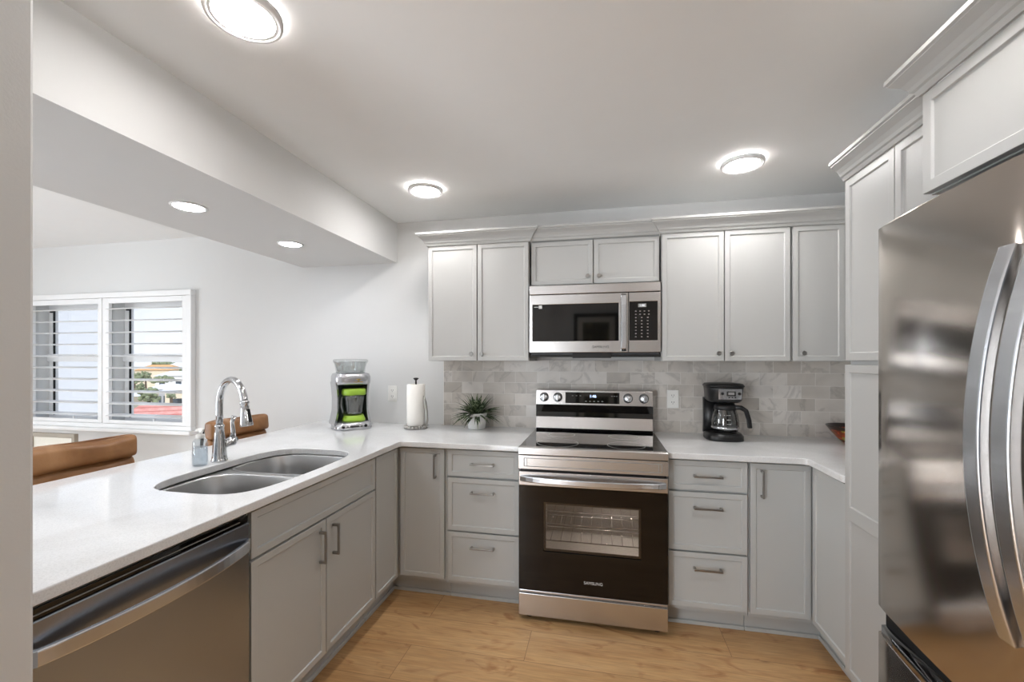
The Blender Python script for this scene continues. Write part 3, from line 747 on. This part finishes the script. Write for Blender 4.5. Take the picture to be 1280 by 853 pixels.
# ------------------------------------------------------------------ microwave
YM = 2.578; mx0, mx1 = -.429, .332
t = thing('over_range_microwave', 'stainless steel microwave mounted under the short cabinet above the range', 'microwave', ((mx0+mx1)/2, 2.75, 1.405))
F = FN(YM)
obj('body', MB().box(mx0+.004, mx1-.004, YM+.03, YB-.012, 1.412, 1.832), 'grey_plastic', t, .002)
mb = MB(); fbox(mb, F, mx0, mx1, -.002, .03, 1.778, 1.831)
obj('vent_strip', mb, 'stainless', t, .002)
fn = lambda u, z, d: (u, YM+d, z)
mb = MB().prism([(mx0, 1.428), (.152, 1.428), (.152, 1.774), (mx0, 1.774)], 0, .03, fn, holes=[[(-.410, 1.495), (-.410, 1.716), (.098, 1.716), (.098, 1.495)]])
door = obj('door', mb, 'stainless', t, .002)
obj('door_glass', MB().box(-.411, .099, YM+.004, YM+.012, 1.494, 1.717), 'black_glass', door)
pts = [(.125, YM+.002, 1.438), (.125, YM-.03, 1.450), (.125, YM-.036, 1.50), (.125, YM-.038, 1.60), (.125, YM-.036, 1.70), (.125, YM-.03, 1.752), (.125, YM+.002, 1.764)]
obj('handle', MB().tube(pts, 0, flat=(.028, .012, (0,1,0))), 'stainless_handle', door, .003)
text('logo_text', 'SAMSUNG', .021, (-.005, YM-.0005, 1.459), 0, 'mark_dark', door)
lm = MB().box(-.372, -.352, YM+.0025, YM+.005, 1.692, 1.712); lm.box(-.400, -.374, YM+.0025, YM+.005, 1.700, 1.704)
obj('sticker', lm, 'mark_light', door)
mb = MB().prism([(.155, 1.428), (mx1, 1.428), (mx1, 1.774), (.155, 1.774)], 0, .03, fn, holes=[[(.158, 1.496), (.158, 1.721), (.314, 1.721), (.314, 1.496)]])
pn = obj('control_panel', mb, 'stainless', t, .002)
obj('control_glass', MB().box(.157, .315, YM+.003, YM+.012, 1.495, 1.722), 'black_glass', pn)
mb = MB()
mb.box(.207, .252, YM+.001, YM+.004, 1.688, 1.708)
obj('display_window', mb, 'mark_grey', pn)
text('clock_digits', '1:46', .018, (.229, YM+.0008, 1.698), 0, 'lit_display_white', pn)
mb = MB()
for r in range(9):
    for c in range(4 if r < 2 else 3):
        x = .190+(.024 if r < 2 else .033)*c; z = 1.663-.0185*r
        mb.box(x, x+.008, YM+.0018, YM+.004, z, z+.0045)
obj('printed_keys', mb, 'mark_grey', pn)
mb = MB().box(mx0+.002, mx1-.002, YM+.012, YM+.20, 1.400, 1.4115); mb.box(-.17, .055, YM+.004, YM+.06, 1.394, 1.4265)
obj('bottom_vent', mb, 'dark_rubber', t)

# ------------------------------------------------------------------ dishwasher
DX = -1.150
t = thing('dishwasher', 'stainless steel dishwasher with a curved bar handle at the near end of the peninsula', 'dishwasher', (-1.45, .93, 0))
F = FL(DX)
obj('body', MB().box(-1.73, DX-.045, .634, 1.224, .10, .868), 'grey_plastic', t, .002)
obj('toe_kick', MB().box(-1.70, DX-.08, .634, 1.224, 0, .10), 'black_plastic', t)
mb = MB(); fbox(mb, F, .632, 1.227, 0, .04, .112, .846)
door = obj('door', mb, 'stainless_dishwasher', t, .004)
mb = MB(); fbox(mb, F, .634, 1.225, .006, .04, .8465, .869)
obj('control_strip', mb, 'black_glass', door, .001)
mb = MB(); fbox(mb, F, .634, 1.225, .012, .02, .8695, .8705); fbox(mb, F, .634, 1.190, .002, .012, .8555, .857)
obj('seam', mb, 'mark_grey', door)
pts = []
for i in range(25):
    u = i/24; pts.append((DX+.004+.050*math.sin(math.pi*u)**.6 if 0 < u < 1 else DX, .640+u*.580, .777))
obj('handle', MB().tube(pts, 0, flat=(.036, .014, (1,0,0))), 'stainless_handle', door, .004, 3)
obj('mounting_bracket', MB().box(DX-.04, DX-.004, 1.200, 1.222, .872, .8835), 'chrome', t)

# ------------------------------------------------------------------ refrigerator
t = thing('refrigerator', 'stainless steel french door refrigerator with two long curved handles', 'refrigerator', (1.2, .89, 0))
obj('body', MB().box(.805, XW-.03, .438, 1.362, .02, 1.728), 'grey_plastic', t, .004)
def bow(y):  # front plane bowed in plan
    k = (y-.889)/.452; return .704+.030*k*k
def bowed(y0, y1, z0, z1, back=.80, rc=.012):
    n = 14; out = []
    for i in range(n+1):
        y = y0+(y1-y0)*i/n; out.append((bow(y), y))
    out = [(out[0][0]+rc*.8, y0)] + [(bow(y0+rc*.5)+rc*.15, y0+rc*.25)] + [p for p in out if y0+rc < p[1] < y1-rc] + [(bow(y1-rc*.5)+rc*.15, y1-rc*.25)] + [(out[-1][0]+rc*.8, y1)]
    poly = out+[(back, y1), (back, y0)]
    m_ = MB(); m_.prism(poly, z0, z1)
    m_.sm = [True]*len(m_.sm)
    return m_
def smooth_by_angle(o):
    for p in o.data.polygons: p.use_smooth = abs(p.normal.z) < .5
for y0, y1, hy, sgn in ((.890, 1.350, .917, 1), (.440, .886, .860, -1)):
    d = obj('fridge_door', bowed(y0, y1, .722, 1.744), 'stainless_fridge', t, .004); smooth_by_angle(d)
    pts = []
    for i in range(29):
        u = i/28; z = .893+u*(1.590-.893)
        pts.append((bow(hy)+.004-.056*math.sin(math.pi*u)**.8 if 0 < u < 1 else bow(hy)+.002, hy, z))
    obj('handle', MB().tube(pts, 0, flat=(.034, .020, (1,0,0))), 'stainless_handle', d, .004, 3)
d = obj('freezer_drawer', bowed(.440, 1.350, .060, .652), 'stainless_fridge', t, .004); smooth_by_angle(d)
obj('drawer_recess', bowed(.446, 1.332, .654, .678, .80), 'black_glass', d)
obj('dark_gap', MB().box(.745, .80, .450, 1.330, .678, .721), 'dark_rubber', t)
obj('base_grille', MB().box(.76, .80, .45, 1.33, 0.0, .055), 'dark_rubber', t)

# ------------------------------------------------------------------ outlets
def outlet(x, z, y, label):
    t = thing('wall_outlet', label, 'outlet', (x, y, z), 'white duplex wall outlets')
    pl = obj('plate', MB().box(x-.036, x+.036, y-.006, y, z-.058, z+.058), 'white_plastic', t, .003)
    for dz in (-.022, .022):
        s_ = obj('socket', MB().lathe([(.0165, -.0085), (.0165, -.004)], (x, y, z+dz), 20, axis='Y'), 'white_plastic', t)
        mb = MB().box(x-.008, x-.0055, y-.0092, y-.008, z+dz-.002, z+dz+.007); mb.box(x+.0055, x+.008, y-.0092, y-.008, z+dz-.002, z+dz+.007); mb.lathe([(.0022, -.0092), (.0022, -.008)], (x, y, z+dz-.008), 10, axis='Y')
        obj('slots', mb, 'slot_dark', s_)
outlet(-1.512, 1.133, YB-.0005, 'white outlet on the plain wall between drink machine and paper towels')
outlet(.449, 1.130, YB-.0095, 'white outlet on the marble tiles left of the coffee maker')

# ------------------------------------------------------------------ frozen drink machine
MX, MY = -1.700, 2.685
t = thing('frozen_drink_maker', 'silver frozen drink machine with a lime green lidded blending jar', 'drink maker', (MX, MY, CT))
def rrect(cx, cy, a, b, z, n=5, k=40): return [(x, y, z) for x, y in srect(cx, cy, a, b, n, k)]
ft = obj('base', MB().loft([rrect(MX, MY-.02, .125, .120, CT+.001), rrect(MX, MY-.02, .128, .123, CT+.012), rrect(MX, MY-.02, .120, .116, CT+.040), rrect(MX, MY-.02, .100, .10, CT+.055)]), 'machine_silver', t)
mb = MB()
for x, r in ((-.085, .011), (-.055, .006), (.040, .006), (.068, .011)):
    mb.lathe([(r, 0), (r*.8, -.005)], (MX+x, MY-.141, CT+.026), 16, axis='Y')
mb.box(MX-.038, MX+.020, MY-.146, MY-.139, CT+.020, CT+.032)
obj('buttons', mb, 'black_plastic', ft)
# back column and two side pillars that carry the shaver head
col = MB().loft([rrect(MX, MY+.050, .118, .052, CT+.04), rrect(MX, MY+.050, .098, .050, CT+.12), rrect(MX, MY+.050, .100, .050, CT+.30), rrect(MX, MY+.050, .118, .055, CT+.33)])
hs = obj('back_column', col, 'dark_green', t)
for sgn in (-1, 1):
    pr = []
    for z, o_, wv in ((.03, .121, .020), (.07, .113, .018), (.13, .103, .015), (.22, .102, .014), (.30, .108, .016), (.335, .113, .017)):
        pr.append([(MX+sgn*o_+dx*wv/2*1.2, MY+.01+dy, CT+z) for dx, dy in ((-1,-.085), (1,-.070), (1,.085), (-1,.085))])
    obj('side_pillar', MB().loft(pr, smooth=False), 'machine_silver', t, .005, 3)
hd = obj('shaver_head', MB().loft([rrect(MX, MY, .118, .105, CT+.318), rrect(MX, MY, .124, .112, CT+.330), rrect(MX, MY, .124, .112, CT+.375), rrect(MX, MY, .116, .104, CT+.395), rrect(MX, MY, .095, .088, CT+.402)]), 'machine_silver', t)
mb = MB()
for a in (20, 55, 90, 125, 160):
    ca, sa = math.cos(math.radians(a)), math.sin(math.radians(a)); px, pz = MX+.025, CT+.352
    mb.add([(px-sa*.003, MY-.1135, pz+ca*.003), (px+sa*.003, MY-.1135, pz-ca*.003), (px+ca*.024, MY-.1140, pz+sa*.014)], [(0,1,2)])
mb.box(px-.0025, px+.0025, MY-.1148, MY-.111, pz-.014, pz); mb.box(px-.03, px+.03, MY-.1148, MY-.111, pz-.018, pz-.013)
obj('emblem', mb, 'gold', hd)
hp = obj('ice_hopper', MB().lathe([(.096, .400), (.100, .405), (.104, .440), (.112, .470), (.116, .474), (.116, .482), (.108, .482), (.105, .474), (.098, .440), (.090, .408)], (MX, MY, CT), 40), 'jar_plastic', t)
obj('hopper_lid', MB().lathe([(.118, .4785), (.121, .482), (.121, .492), (.113, .499), (.04, .502), (.002, .502)], (MX, MY, CT), 40), 'jar_plastic', hp)
JY = MY-.050
j = obj('blending_jar', MB().lathe([(.060, .098), (.064, .12), (.074, .22), (.076, .245), (.073, .245), (.070, .22), (.060, .12), (.056, .10)], (MX+.008, JY, CT), 32), 'jar_plastic', t)
obj('jar_lid', MB().loft([rrect(MX+.008, JY, .076, .072, CT+.243, 3), rrect(MX+.008, JY, .080, .075, CT+.250, 3), rrect(MX+.008, JY, .078, .074, CT+.282, 3), rrect(MX+.008, JY, .070, .068, CT+.288, 3)]), 'lime_plastic', j, label='lime green jar lid')
obj('jar_collar', MB().loft([rrect(MX+.008, JY, .078, .072, CT+.056, 3), rrect(MX+.008, JY, .076, .072, CT+.070, 3), rrect(MX+.008, JY, .064, .062, CT+.098, 3)]), 'lime_plastic', j, label='lime green jar collar')
obj('jar_handle', MB().tube([(MX-.055, JY-.03, CT+.235), (MX-.088, JY-.055, CT+.230), (MX-.094, JY-.06, CT+.18), (MX-.080, JY-.05, CT+.125), (MX-.050, JY-.03, CT+.115)], 0, flat=(.020, .010, (1,0,0))), 'jar_plastic', j, .003)
obj('blade', MB().tube([(MX-.02, JY, CT+.115), (MX+.008, JY, CT+.105), (MX+.036, JY, CT+.115)], .004, 8), 'chrome', j)

t.rotation_euler.z = math.radians(47); t.scale = (.945, .945, .945)
# ------------------------------------------------------------------ paper towels
TX, TY = -1.243, 2.745
t = thing('paper_towel_holder', 'pewter paper towel stand with a beaded base and curved side arm', 'paper towel holder', (TX, TY, CT))
mb = MB().lathe([(.072, .001), (.076, .006), (.072, .020), (.060, .021), (.01, .021)], (TX, TY, CT), 40)
for k in range(22):
    a = 2*math.pi*k/22; mb.lathe([(.001, -.0125), (.008, -.009), (.011, 0), (.008, .009), (.001, .0125)], (TX+.073*math.cos(a), TY+.073*math.sin(a), CT+.0135), 8)
obj('base', mb, 'pewter', t)
obj('rod', MB().lathe([(.006, .018), (.006, .320), (.004, .326), (.010, .330), (.017, .338), (.019, .342), (.012, .345), (.002, .346)], (TX, TY, CT), 16), 'iron_dark', t)
pts = [(TX+.078, TY-.012, CT+.012), (TX+.088, TY-.014, CT+.06), (TX+.085, TY-.016, CT+.12), (TX+.073, TY-.017, CT+.18), (TX+.066, TY-.018, CT+.225)]
obj('side_arm', MB().tube(pts, [.008, .008, .008, .012, .003], 10), 'pewter', t)
mb = MB().lathe([(.019, .022), (.060, .022), (.061, .024), (.061, .299), (.060, .301), (.019, .301), (.018, .299), (.018, .024)], (TX, TY, CT), 48)
mb = MB().loft([[(TX+r*math.cos(2*math.pi*k/48), TY+r*math.sin(2*math.pi*k/48), CT+z) for k in range(48)] for r, z in ((.019,.0215), (.059,.0215), (.061,.024), (.061,.299), (.059,.301), (.019,.301))], False, False, closed=True)
tag(obj('paper_towel_roll', mb, 'paper'), 'full white roll of paper towels on the pewter stand', 'paper towels')

# ------------------------------------------------------------------ potted plant
QX, QY = -.832, 2.845 - .03
t = thing('potted_plant', 'spiky green and cream leaved plant in a small white pot', 'plant', (QX, QY, CT))
obj('pot', MB().lathe([(.052, .001), (.057, .004), (.064, .05), (.070, .100), (.071, .108), (.066, .109), (.062, .100), (.058, .06), (.02, .055), (.002, .055)], (QX, QY, CT), 40), 'pot_white', t)
obj('soil', MB().lathe([(.056, .070), (.062, .092), (.03, .098), (.002, .099)], (QX, QY, CT), 24), 'soil', t)
mb = MB(); rnd = random.Random(3)
for k in range(125):
    a = rnd.uniform(0, 2*math.pi); el = rnd.uniform(.02, 1.0)**1.1; L = (.172 if el > .5 else .215)*rnd.uniform(.7, 1.05)
    up = el*1.45; w0 = rnd.uniform(.005, .0085)
    p = Vector((QX+.02*math.cos(a)*rnd.random(), QY+.02*math.sin(a)*rnd.random(), CT+.095)); ps = []
    ang = up
    for i in range(7):
        ps.append(p.copy()); ang -= .095*(1.5-el)
        st = Vector((math.cos(a)*math.cos(ang), math.sin(a)*math.cos(ang), math.sin(ang)))*L/6
        p = p+st
    side = Vector((-math.sin(a), math.cos(a), 0)); vs = []
    for i, q in enumerate(ps):
        if q.y > YB-.016: q.y = YB-.016
        q.z = max(q.z, CT+.012)
        ww = w0*(.5+.9*math.sin(math.pi*min(1, (i+1)/6.5)))*(1-.96*(i/6)**3)
        vs += [q-side*ww, q+Vector((0,0,-ww*.5)), q+side*ww]
    mb.add(vs, [(3*i+j, 3*i+j+1, 3*i+j+4, 3*i+j+3) for i in range(6) for j in (0, 1)])
obj('leaves', mb, 'variegated_leaf', t)

# ------------------------------------------------------------------ coffee maker
KX, KY = .706, 2.755
t = thing('coffee_maker', 'black drip coffee maker with a silver control face and glass carafe', 'coffee maker', (KX, KY, CT))
def rr(cx, cy, a, b, z, n=3.2, k=40): return rrect(cx, cy, a, b, z, n, k)
obj('base', MB().loft([rr(KX, KY, .100, .105, CT+.001), rr(KX, KY, .103, .108, CT+.006), rr(KX, KY, .102, .107, CT+.028), rr(KX, KY, .090, .095, CT+.042), rr(KX, KY-.01, .06, .06, CT+.044)]), 'black_plastic', t)
obj('reservoir', MB().loft([rr(KX-.012, KY+.065, .086, .036, CT+.030), rr(KX-.012, KY+.065, .084, .036, CT+.12), rr(KX-.008, KY+.065, .090, .038, CT+.24)]), 'black_plastic', t)
hd = obj('brew_head', MB().loft([rr(KX, KY, .080, .088, CT+.222), rr(KX, KY, .094, .102, CT+.235), rr(KX, KY, .100, .107, CT+.300), rr(KX, KY, .102, .108, CT+.312)]), 'black_plastic', t)
obj('lid', MB().loft([rr(KX, KY, .106, .111, CT+.313), rr(KX, KY, .107, .112, CT+.318), rr(KX, KY, .098, .103, CT+.330), rr(KX, KY, .05, .05, CT+.335)]), 'black_plastic', t)
def kp(u, z, d=0):  # point on the curved front of the head
    f = 1-(abs(u)/.106)**3.2; kz = .102+.005*((z-.235)/.065)
    return (KX+u, KY-kz*max(0, f)**(1/3.2)-.0015-d, CT+z)
mb = MB(); us = [-.050+.125*i/12 for i in range(13)]
rings = [[kp(u, .243, q) for u in us]+[kp(u, .303, q) for u in us[::-1]] for q in (-.004, .001)]
mb.loft(rings, smooth=False)
fp = obj('control_face', mb, 'machine_silver', hd)
obj('display', MB().box(KX-.018+.010, KX+.030+.010, KY-.110, KY-.1045, CT+.262, CT+.290), 'black_plastic', fp, .003)
obj('display_window', MB().box(KX-.010+.010, KX+.022+.010, KY-.1108, KY-.1098, CT+.270, CT+.284), 'mark_grey', fp)
mb = MB()
for u in (-.030, .062): 
    p = kp(u, .276); mb.lathe([(.008, -.004), (.007, 0)], (p[0], p[1], p[2]), 16, axis='Y')
for u in (.006, .022, .038 - .0): mb.box(KX+u-.004, KX+u+.004, KY-.1095, KY-.104, CT+.252, CT+.257)
obj('buttons', mb, 'black_plastic', fp)
obj('hot_plate', MB().lathe([(.062, .043), (.064, .047), (.06, .049), (.002, .049)], (KX+.004, KY-.028, CT), 32), 'iron_dark', t)
GX, GY = KX+.004, KY-.028
cf = obj('carafe', MB().lathe([(.052, .0505), (.068, .056), (.075, .080), (.075, .108), (.069, .150), (.058, .180), (.055, .192), (.053, .192), (.056, .178), (.067, .149), (.073, .108), (.073, .082), (.066, .058), (.002, .053)], (GX, GY, CT), 40, cap0=False), 'coffee_glass', t)
obj('carafe_lid', MB().lathe([(.059, .178), (.062, .182), (.061, .200), (.05, .212), (.002, .215)], (GX, GY, CT), 32), 'black_plastic', cf)
obj('carafe_band', MB().lathe([(.0752, .070), (.0765, .072), (.0765, .080), (.0752, .082)], (GX, GY, CT), 40, cap0=False, cap1=False), 'chrome', cf)
obj('carafe_handle', MB().tube([(GX+.040, GY-.025, CT+.192), (GX+.075, GY-.040, CT+.194), (GX+.098, GY-.050, CT+.178), (GX+.112, GY-.056, CT+.125), (GX+.116, GY-.058, CT+.080)], 0, flat=(.024, .022, (1,0,0))), 'black_plastic', cf, .005, 3)
# measuring lines printed on the carafe
mb = MB()
for z in (.075, .10, .125, .15):
    mb.box(GX-.010, GX+.012, GY-.0762+(.0 if z < .12 else (z-.12)*.26), GY-.0745+(.0 if z < .12 else (z-.12)*.26), CT+z, CT+z+.0016)
obj('measuring_marks', mb, 'mark_light', cf)

# ------------------------------------------------------------------ painted bowl
o = obj('painted_bowl', MB().lathe([(.040, .001), (.045, .004), (.060, .018), (.095, .060), (.118, .092), (.120, .096), (.113, .095), (.088, .058), (.05, .018), (.002, .012)], (1.385, 2.775, CT), 48), 'painted_clay')
tag(o, 'dark clay bowl painted with orange flowers on the right counter, half hidden by the pantry', 'bowl')

# ------------------------------------------------------------------ bar stools and chair beyond the bar
def stool(y0, y1, ztop, label, lean, puff):
    xc = -2.36; yc = (y0+y1)/2; wd = y1-y0
    t = thing('bar_stool', label, 'bar stool', (xc, yc, 0), 'tan leather bar stools behind the peninsula')
    # plump leather back, a quilted grid swept up into a closed surface
    def back(mb, z0, z1, th, bul):
        rings = []
        n = 12
        for i in range(n+1):
            u = i/n; z = z0+(z1-z0)*u
            prof = (1-abs(2*u-1)**5)**.5 if 0 < u < 1 else .05
            ring = []
            for k in range(32):
                a = 2*math.pi*k/32; c, s = math.cos(a), math.sin(a); f = (abs(c)**5+abs(s)**5)**(-.2)
                yy = yc+(wd/2)*(.955+.045*prof)*f*c
                wob = 1+.10*math.sin(9*yy*3+z*22)*bul
                xx = xc-.02-lean*(z-z0)+th/2*max(.12, prof)*wob*f*s + .03*((yy-yc)/(wd/2))**2
                zz = z+.010*math.sin(yy*14+1)*bul*(1 if u > .5 else 0)
                ring.append((xx, yy, zz))
            rings.append(ring)
        mb.loft(rings)
    bk = MB(); back(bk, ztop-.115, ztop, .115, puff); back(bk, ztop-.34, ztop-.10, .085, puff*.6)
    obj('backrest', bk, 'tan_leather', t, subsurf=1)
    st = MB().loft([rrect(xc+.0, yc, .19, wd/2-.01, z, 5) for z in (.64, .65)]+[rrect(xc, yc, .20, wd/2, .69, 5), rrect(xc, yc, .19, wd/2-.01, .725, 5), rrect(xc, yc, .12, wd/2-.09, .735, 5)])
    obj('seat', st, 'tan_leather', t)
    fr = MB()
    for s in (-1, 1):
        fr.tube([(xc-.10, yc+s*(wd/2-.05), .64), (xc-.11, yc+s*(wd/2-.05), .75), (xc-.085-lean*.25, yc+s*(wd/2-.06), ztop-.05)], .009, 8)
    obj('back_frame', fr, 'iron_dark', t)
    for sx in (-1, 1):
        for s in (-1, 1):
            obj('leg', MB().tube([(xc+sx*.14, yc+s*(wd/2-.07), .645), (xc+sx*.19, yc+s*(wd/2-.02), .0)], .012, 10), 'iron_dark', t)
    fr = MB()
    pp = [(xc+sx*.178, yc+s*(wd/2-.03), .20) for sx, s in ((-1,-1), (1,-1), (1,1), (-1,1))]
    for i in range(4): fr.tube([pp[i], pp[(i+1) % 4]], .008, 8)
    obj('footrest', fr, 'iron_dark', t)
stool(1.290, 1.765, 1.005, 'tan leather bar stool nearest the end wall, its wide back wrinkled', .05, 1.0)
stool(2.195, 2.650, 1.000, 'tan leather bar stool seen behind the faucet, nearer the back wall', .05, .8)
mb = MB().box(-5.9, -2.9, -1.0, 1.95, .001, .012)
tag(obj('added_rug', mb, 'rug_grey', bevel=.004), 'added pale grey rug, unseen, softening the colour bounced off the living room floor', 'rug')  # out of view, added to cool the light bounced from the floor
# caned chair under the window
cx, cy = -4.10, 2.50
t = thing('dining_chair', 'grey wood chair with a pale caned back, under the window', 'chair', (cx, cy, 0))
mb = MB(); ca = math.radians(0)
mb.box(cx-.225, cx+.225, cy-.012, cy+.016, .790, .822); mb.box(cx-.225, cx+.225, cy-.010, cy+.014, .55, .575)
mb.box(cx-.225, cx-.195, cy-.012, cy+.016, .44, .80); mb.box(cx+.195, cx+.225, cy-.012, cy+.016, .44, .80)
obj('back_frame', mb, 'wood_grey', t, .004)
obj('cane_panel', MB().box(cx-.196, cx+.196, cy-.002, cy+.004, .574, .791), 'cane', t)
obj('seat', MB().box(cx-.23, cx+.23, cy-.42, cy+.02, .43, .465), 'cane', t, .01, 3)
for sx in (-1, 1):
    for yy in (cy-.39, cy):
        obj('leg', MB().tube([(cx+sx*.205, yy, .43), (cx+sx*.21, yy, 0)], .017, 10), 'wood_grey', t)

# ------------------------------------------------------------------ wall behind the camera (seen mirrored in the appliances)
t = thing('framed_picture', 'dark framed print with a pale mat hanging behind the camera', 'picture', (-.08, YF, 1.70))
mb = MB().prism([(-.40, 1.36), (.24, 1.36), (.24, 2.05), (-.40, 2.05)], 0, .03, lambda u, z, d: (u, YF+.002+d, z), holes=[[(-.35, 1.41), (-.35, 2.0), (.19, 2.0), (.19, 1.41)]])
obj('frame', mb, 'picture_black', t, .003)
obj('mat', MB().box(-.352, .192, YF+.003, YF+.008, 1.408, 2.002), 'picture_mat', t)
obj('print', MB().box(-.27, .11, YF+.008, YF+.010, 1.49, 1.92), 'dark_print', t)
PD = thing('added_door_1', 'added glazed hall door letting in the fill light behind the camera', 'door', (-1.55, YF, 0)); PD['kind'] = 'structure'; del PD['category']  # put in so that fill light enters from behind the camera
mb = MB(); ya, yb = YF-.075, YF-.03
mb.box(-2.1, -1.98, ya, yb, .12, 2.02); mb.box(-1.12, -1.0, ya, yb, .12, 2.02); mb.box(-2.1, -1.0, ya, yb, 0, .119); mb.box(-2.1, -1.0, ya, yb, 2.021, 2.1)
obj('door_frame', mb, 'trim_paint', PD, .003)
obj('pane', MB().box(-1.99, -1.11, YF-.055, YF-.050, .11, 2.03), 'window_glass', PD)

# ------------------------------------------------------------------ outside the window
def at(px, depth):     # a place in the town, by bearing and distance from the room
    u = (px-640)/537.33*depth; return (u*math.cos(TH)-depth*math.sin(TH), u*math.sin(TH)+depth*math.cos(TH))
GZ = -8.0
struct('ground', MB().box(-400, 150, 12, 500, GZ-.2, GZ), 'town_ground')
t = thing('neighboring_wing', 'pale stucco wing of the building close outside the left window', 'building', (-11.5, 5, GZ))
obj('wall', MB().box(-14, -9.25, 3.35, 6.5, GZ, 7), 'stucco_white', t, .02)
obj('parapet', MB().box(-14.1, -9.2, 3.3, 6.55, 7, 7.3), 'stucco_white', t)
def house(px, depth, wpx, yr_eave, yr_ridge, m, rm, label, dp=9, hip=True):
    cx, cy = at(px, depth); k = depth/537.33; W2 = wpx*k/2
    ze = 1.39-(yr_eave-448.3)*k; zr = 1.39-(yr_ridge-448.3)*(depth+dp/2)/537.33
    ang = math.radians(38)
    def R(u, v, z):
        return (cx+u*math.cos(ang)-v*math.sin(ang), cy+u*math.sin(ang)+v*math.cos(ang), z)
    t = thing('house', label, 'house', (cx, cy, GZ), 'houses of the town beyond the window')
    obj('walls', MB().box(-W2, W2, 0, dp, GZ, ze, R), m, t)
    o_ = .4; q = MB()
    b = [R(-W2-o_, -o_, ze), R(W2+o_, -o_, ze), R(W2+o_, dp+o_, ze), R(-W2-o_, dp+o_, ze)]
    rd = [R(-W2*.6, dp/2, max(zr, ze+.15)), R(W2*.6, dp/2, max(zr, ze+.15))]
    q.add(b+rd, [(0,1,5,4), (1,2,5), (2,3,4,5), (3,0,4), (3,2,1,0)])
    obj('roof', q, rm, t)
    for i in range(max(2, int(W2*2/3))):
        u = -W2+1.2+i*(2*W2-2.4)/max(1, int(W2*2/3)-1)
        if abs(u) > W2-.5: continue
        obj('window', MB().box(u-.5, u+.5, -.05, .02, ze-2.2, ze-1.0, R), 'house_window', t)
house(205, 24, 130, 541, 505, 'stucco_cream', 'red_roof_tiles', 'house close by below the window with a red tiled roof', 5)
house(225, 52, 30, 488, 480, 'stucco_cream', 'roof_white', 'pink cream house with a pale roof at the right edge of the view', 8)
house(203, 66, 30, 487, 480, 'stucco_grey', 'roof_white', 'low grey house with a pale roof behind the round tree', 8)
house(158, 40, 14, 496, 490, 'stucco_cream', 'roof_white', 'small beige house at the left edge of the town view', 8)
house(213, 95, 30, 470, 464, 'stucco_white', 'roof_white', 'long white roofed building in the middle distance', 14)
house(192, 125, 36, 463, 456, 'stucco_cream', 'roof_orange', 'far building with a wide orange roof', 16)
house(222, 150, 30, 459, 454, 'stucco_grey', 'roof_white', 'distant grey building at the right below the window rail', 16)
def tree(px, depth, wpx, ytop, ybot, label, seed):
    rn = random.Random(seed); cx, cy = at(px, depth); k = depth/537.33
    zt = 1.39-(ytop-448.3)*k; zb = 1.39-(ybot-448.3)*k; r = wpx*k/2; zc = (zt+zb)/2; rz = (zt-zb)/2
    t = thing('tree', label, 'tree', (cx, cy, GZ), 'trees of the town beyond the window')
    obj('trunk', MB().tube([(cx, cy, GZ), (cx+.1, cy, (GZ+zb)/2), (cx, cy, zc)], [.28, .2, .12], 8), 'bark', t)
    mb = MB()
    for i in range(46):
        a = rn.uniform(0, 2*math.pi); e = rn.uniform(-.8, 1.2); q = rn.uniform(.35, .88)
        c = (cx+r*q*math.cos(a)*math.cos(e), cy+r*q*math.sin(a)*math.cos(e), zc+rz*q*math.sin(e)); s = r*rn.uniform(.13, .27); sz = min(s, rz*.5)
        mb.lathe([(s*math.sin(math.pi*j/8)*rn.uniform(.7, 1.3)+.001, -sz*math.cos(math.pi*j/8)) for j in range(9)], c, 9)
    obj('crown', mb, 'foliage', t)
for i, (px, d, wp, yt, yb, lb) in enumerate([(186, 36, 26, 484, 508, 'round grey green tree above the red tiled roof'), (168, 70, 16, 462, 486, 'tree at the left edge of the town view'), (182, 80, 16, 463, 480, 'tree left of the white roofed building'),
        (205, 78, 26, 470, 480, 'low wide tree in front of the white roofed building'), (228, 110, 12, 460, 474, 'tree at the right edge of the town view'), (176, 55, 12, 478, 492, 'small tree beside the beige house'), (214, 45, 12, 490, 500, 'bushy tree right of the round tree'), (204, 160, 26, 452, 459, 'distant tree tops beside the orange roof')]):
    tree(px, d, wp, yt, yb, lb, 20+i)
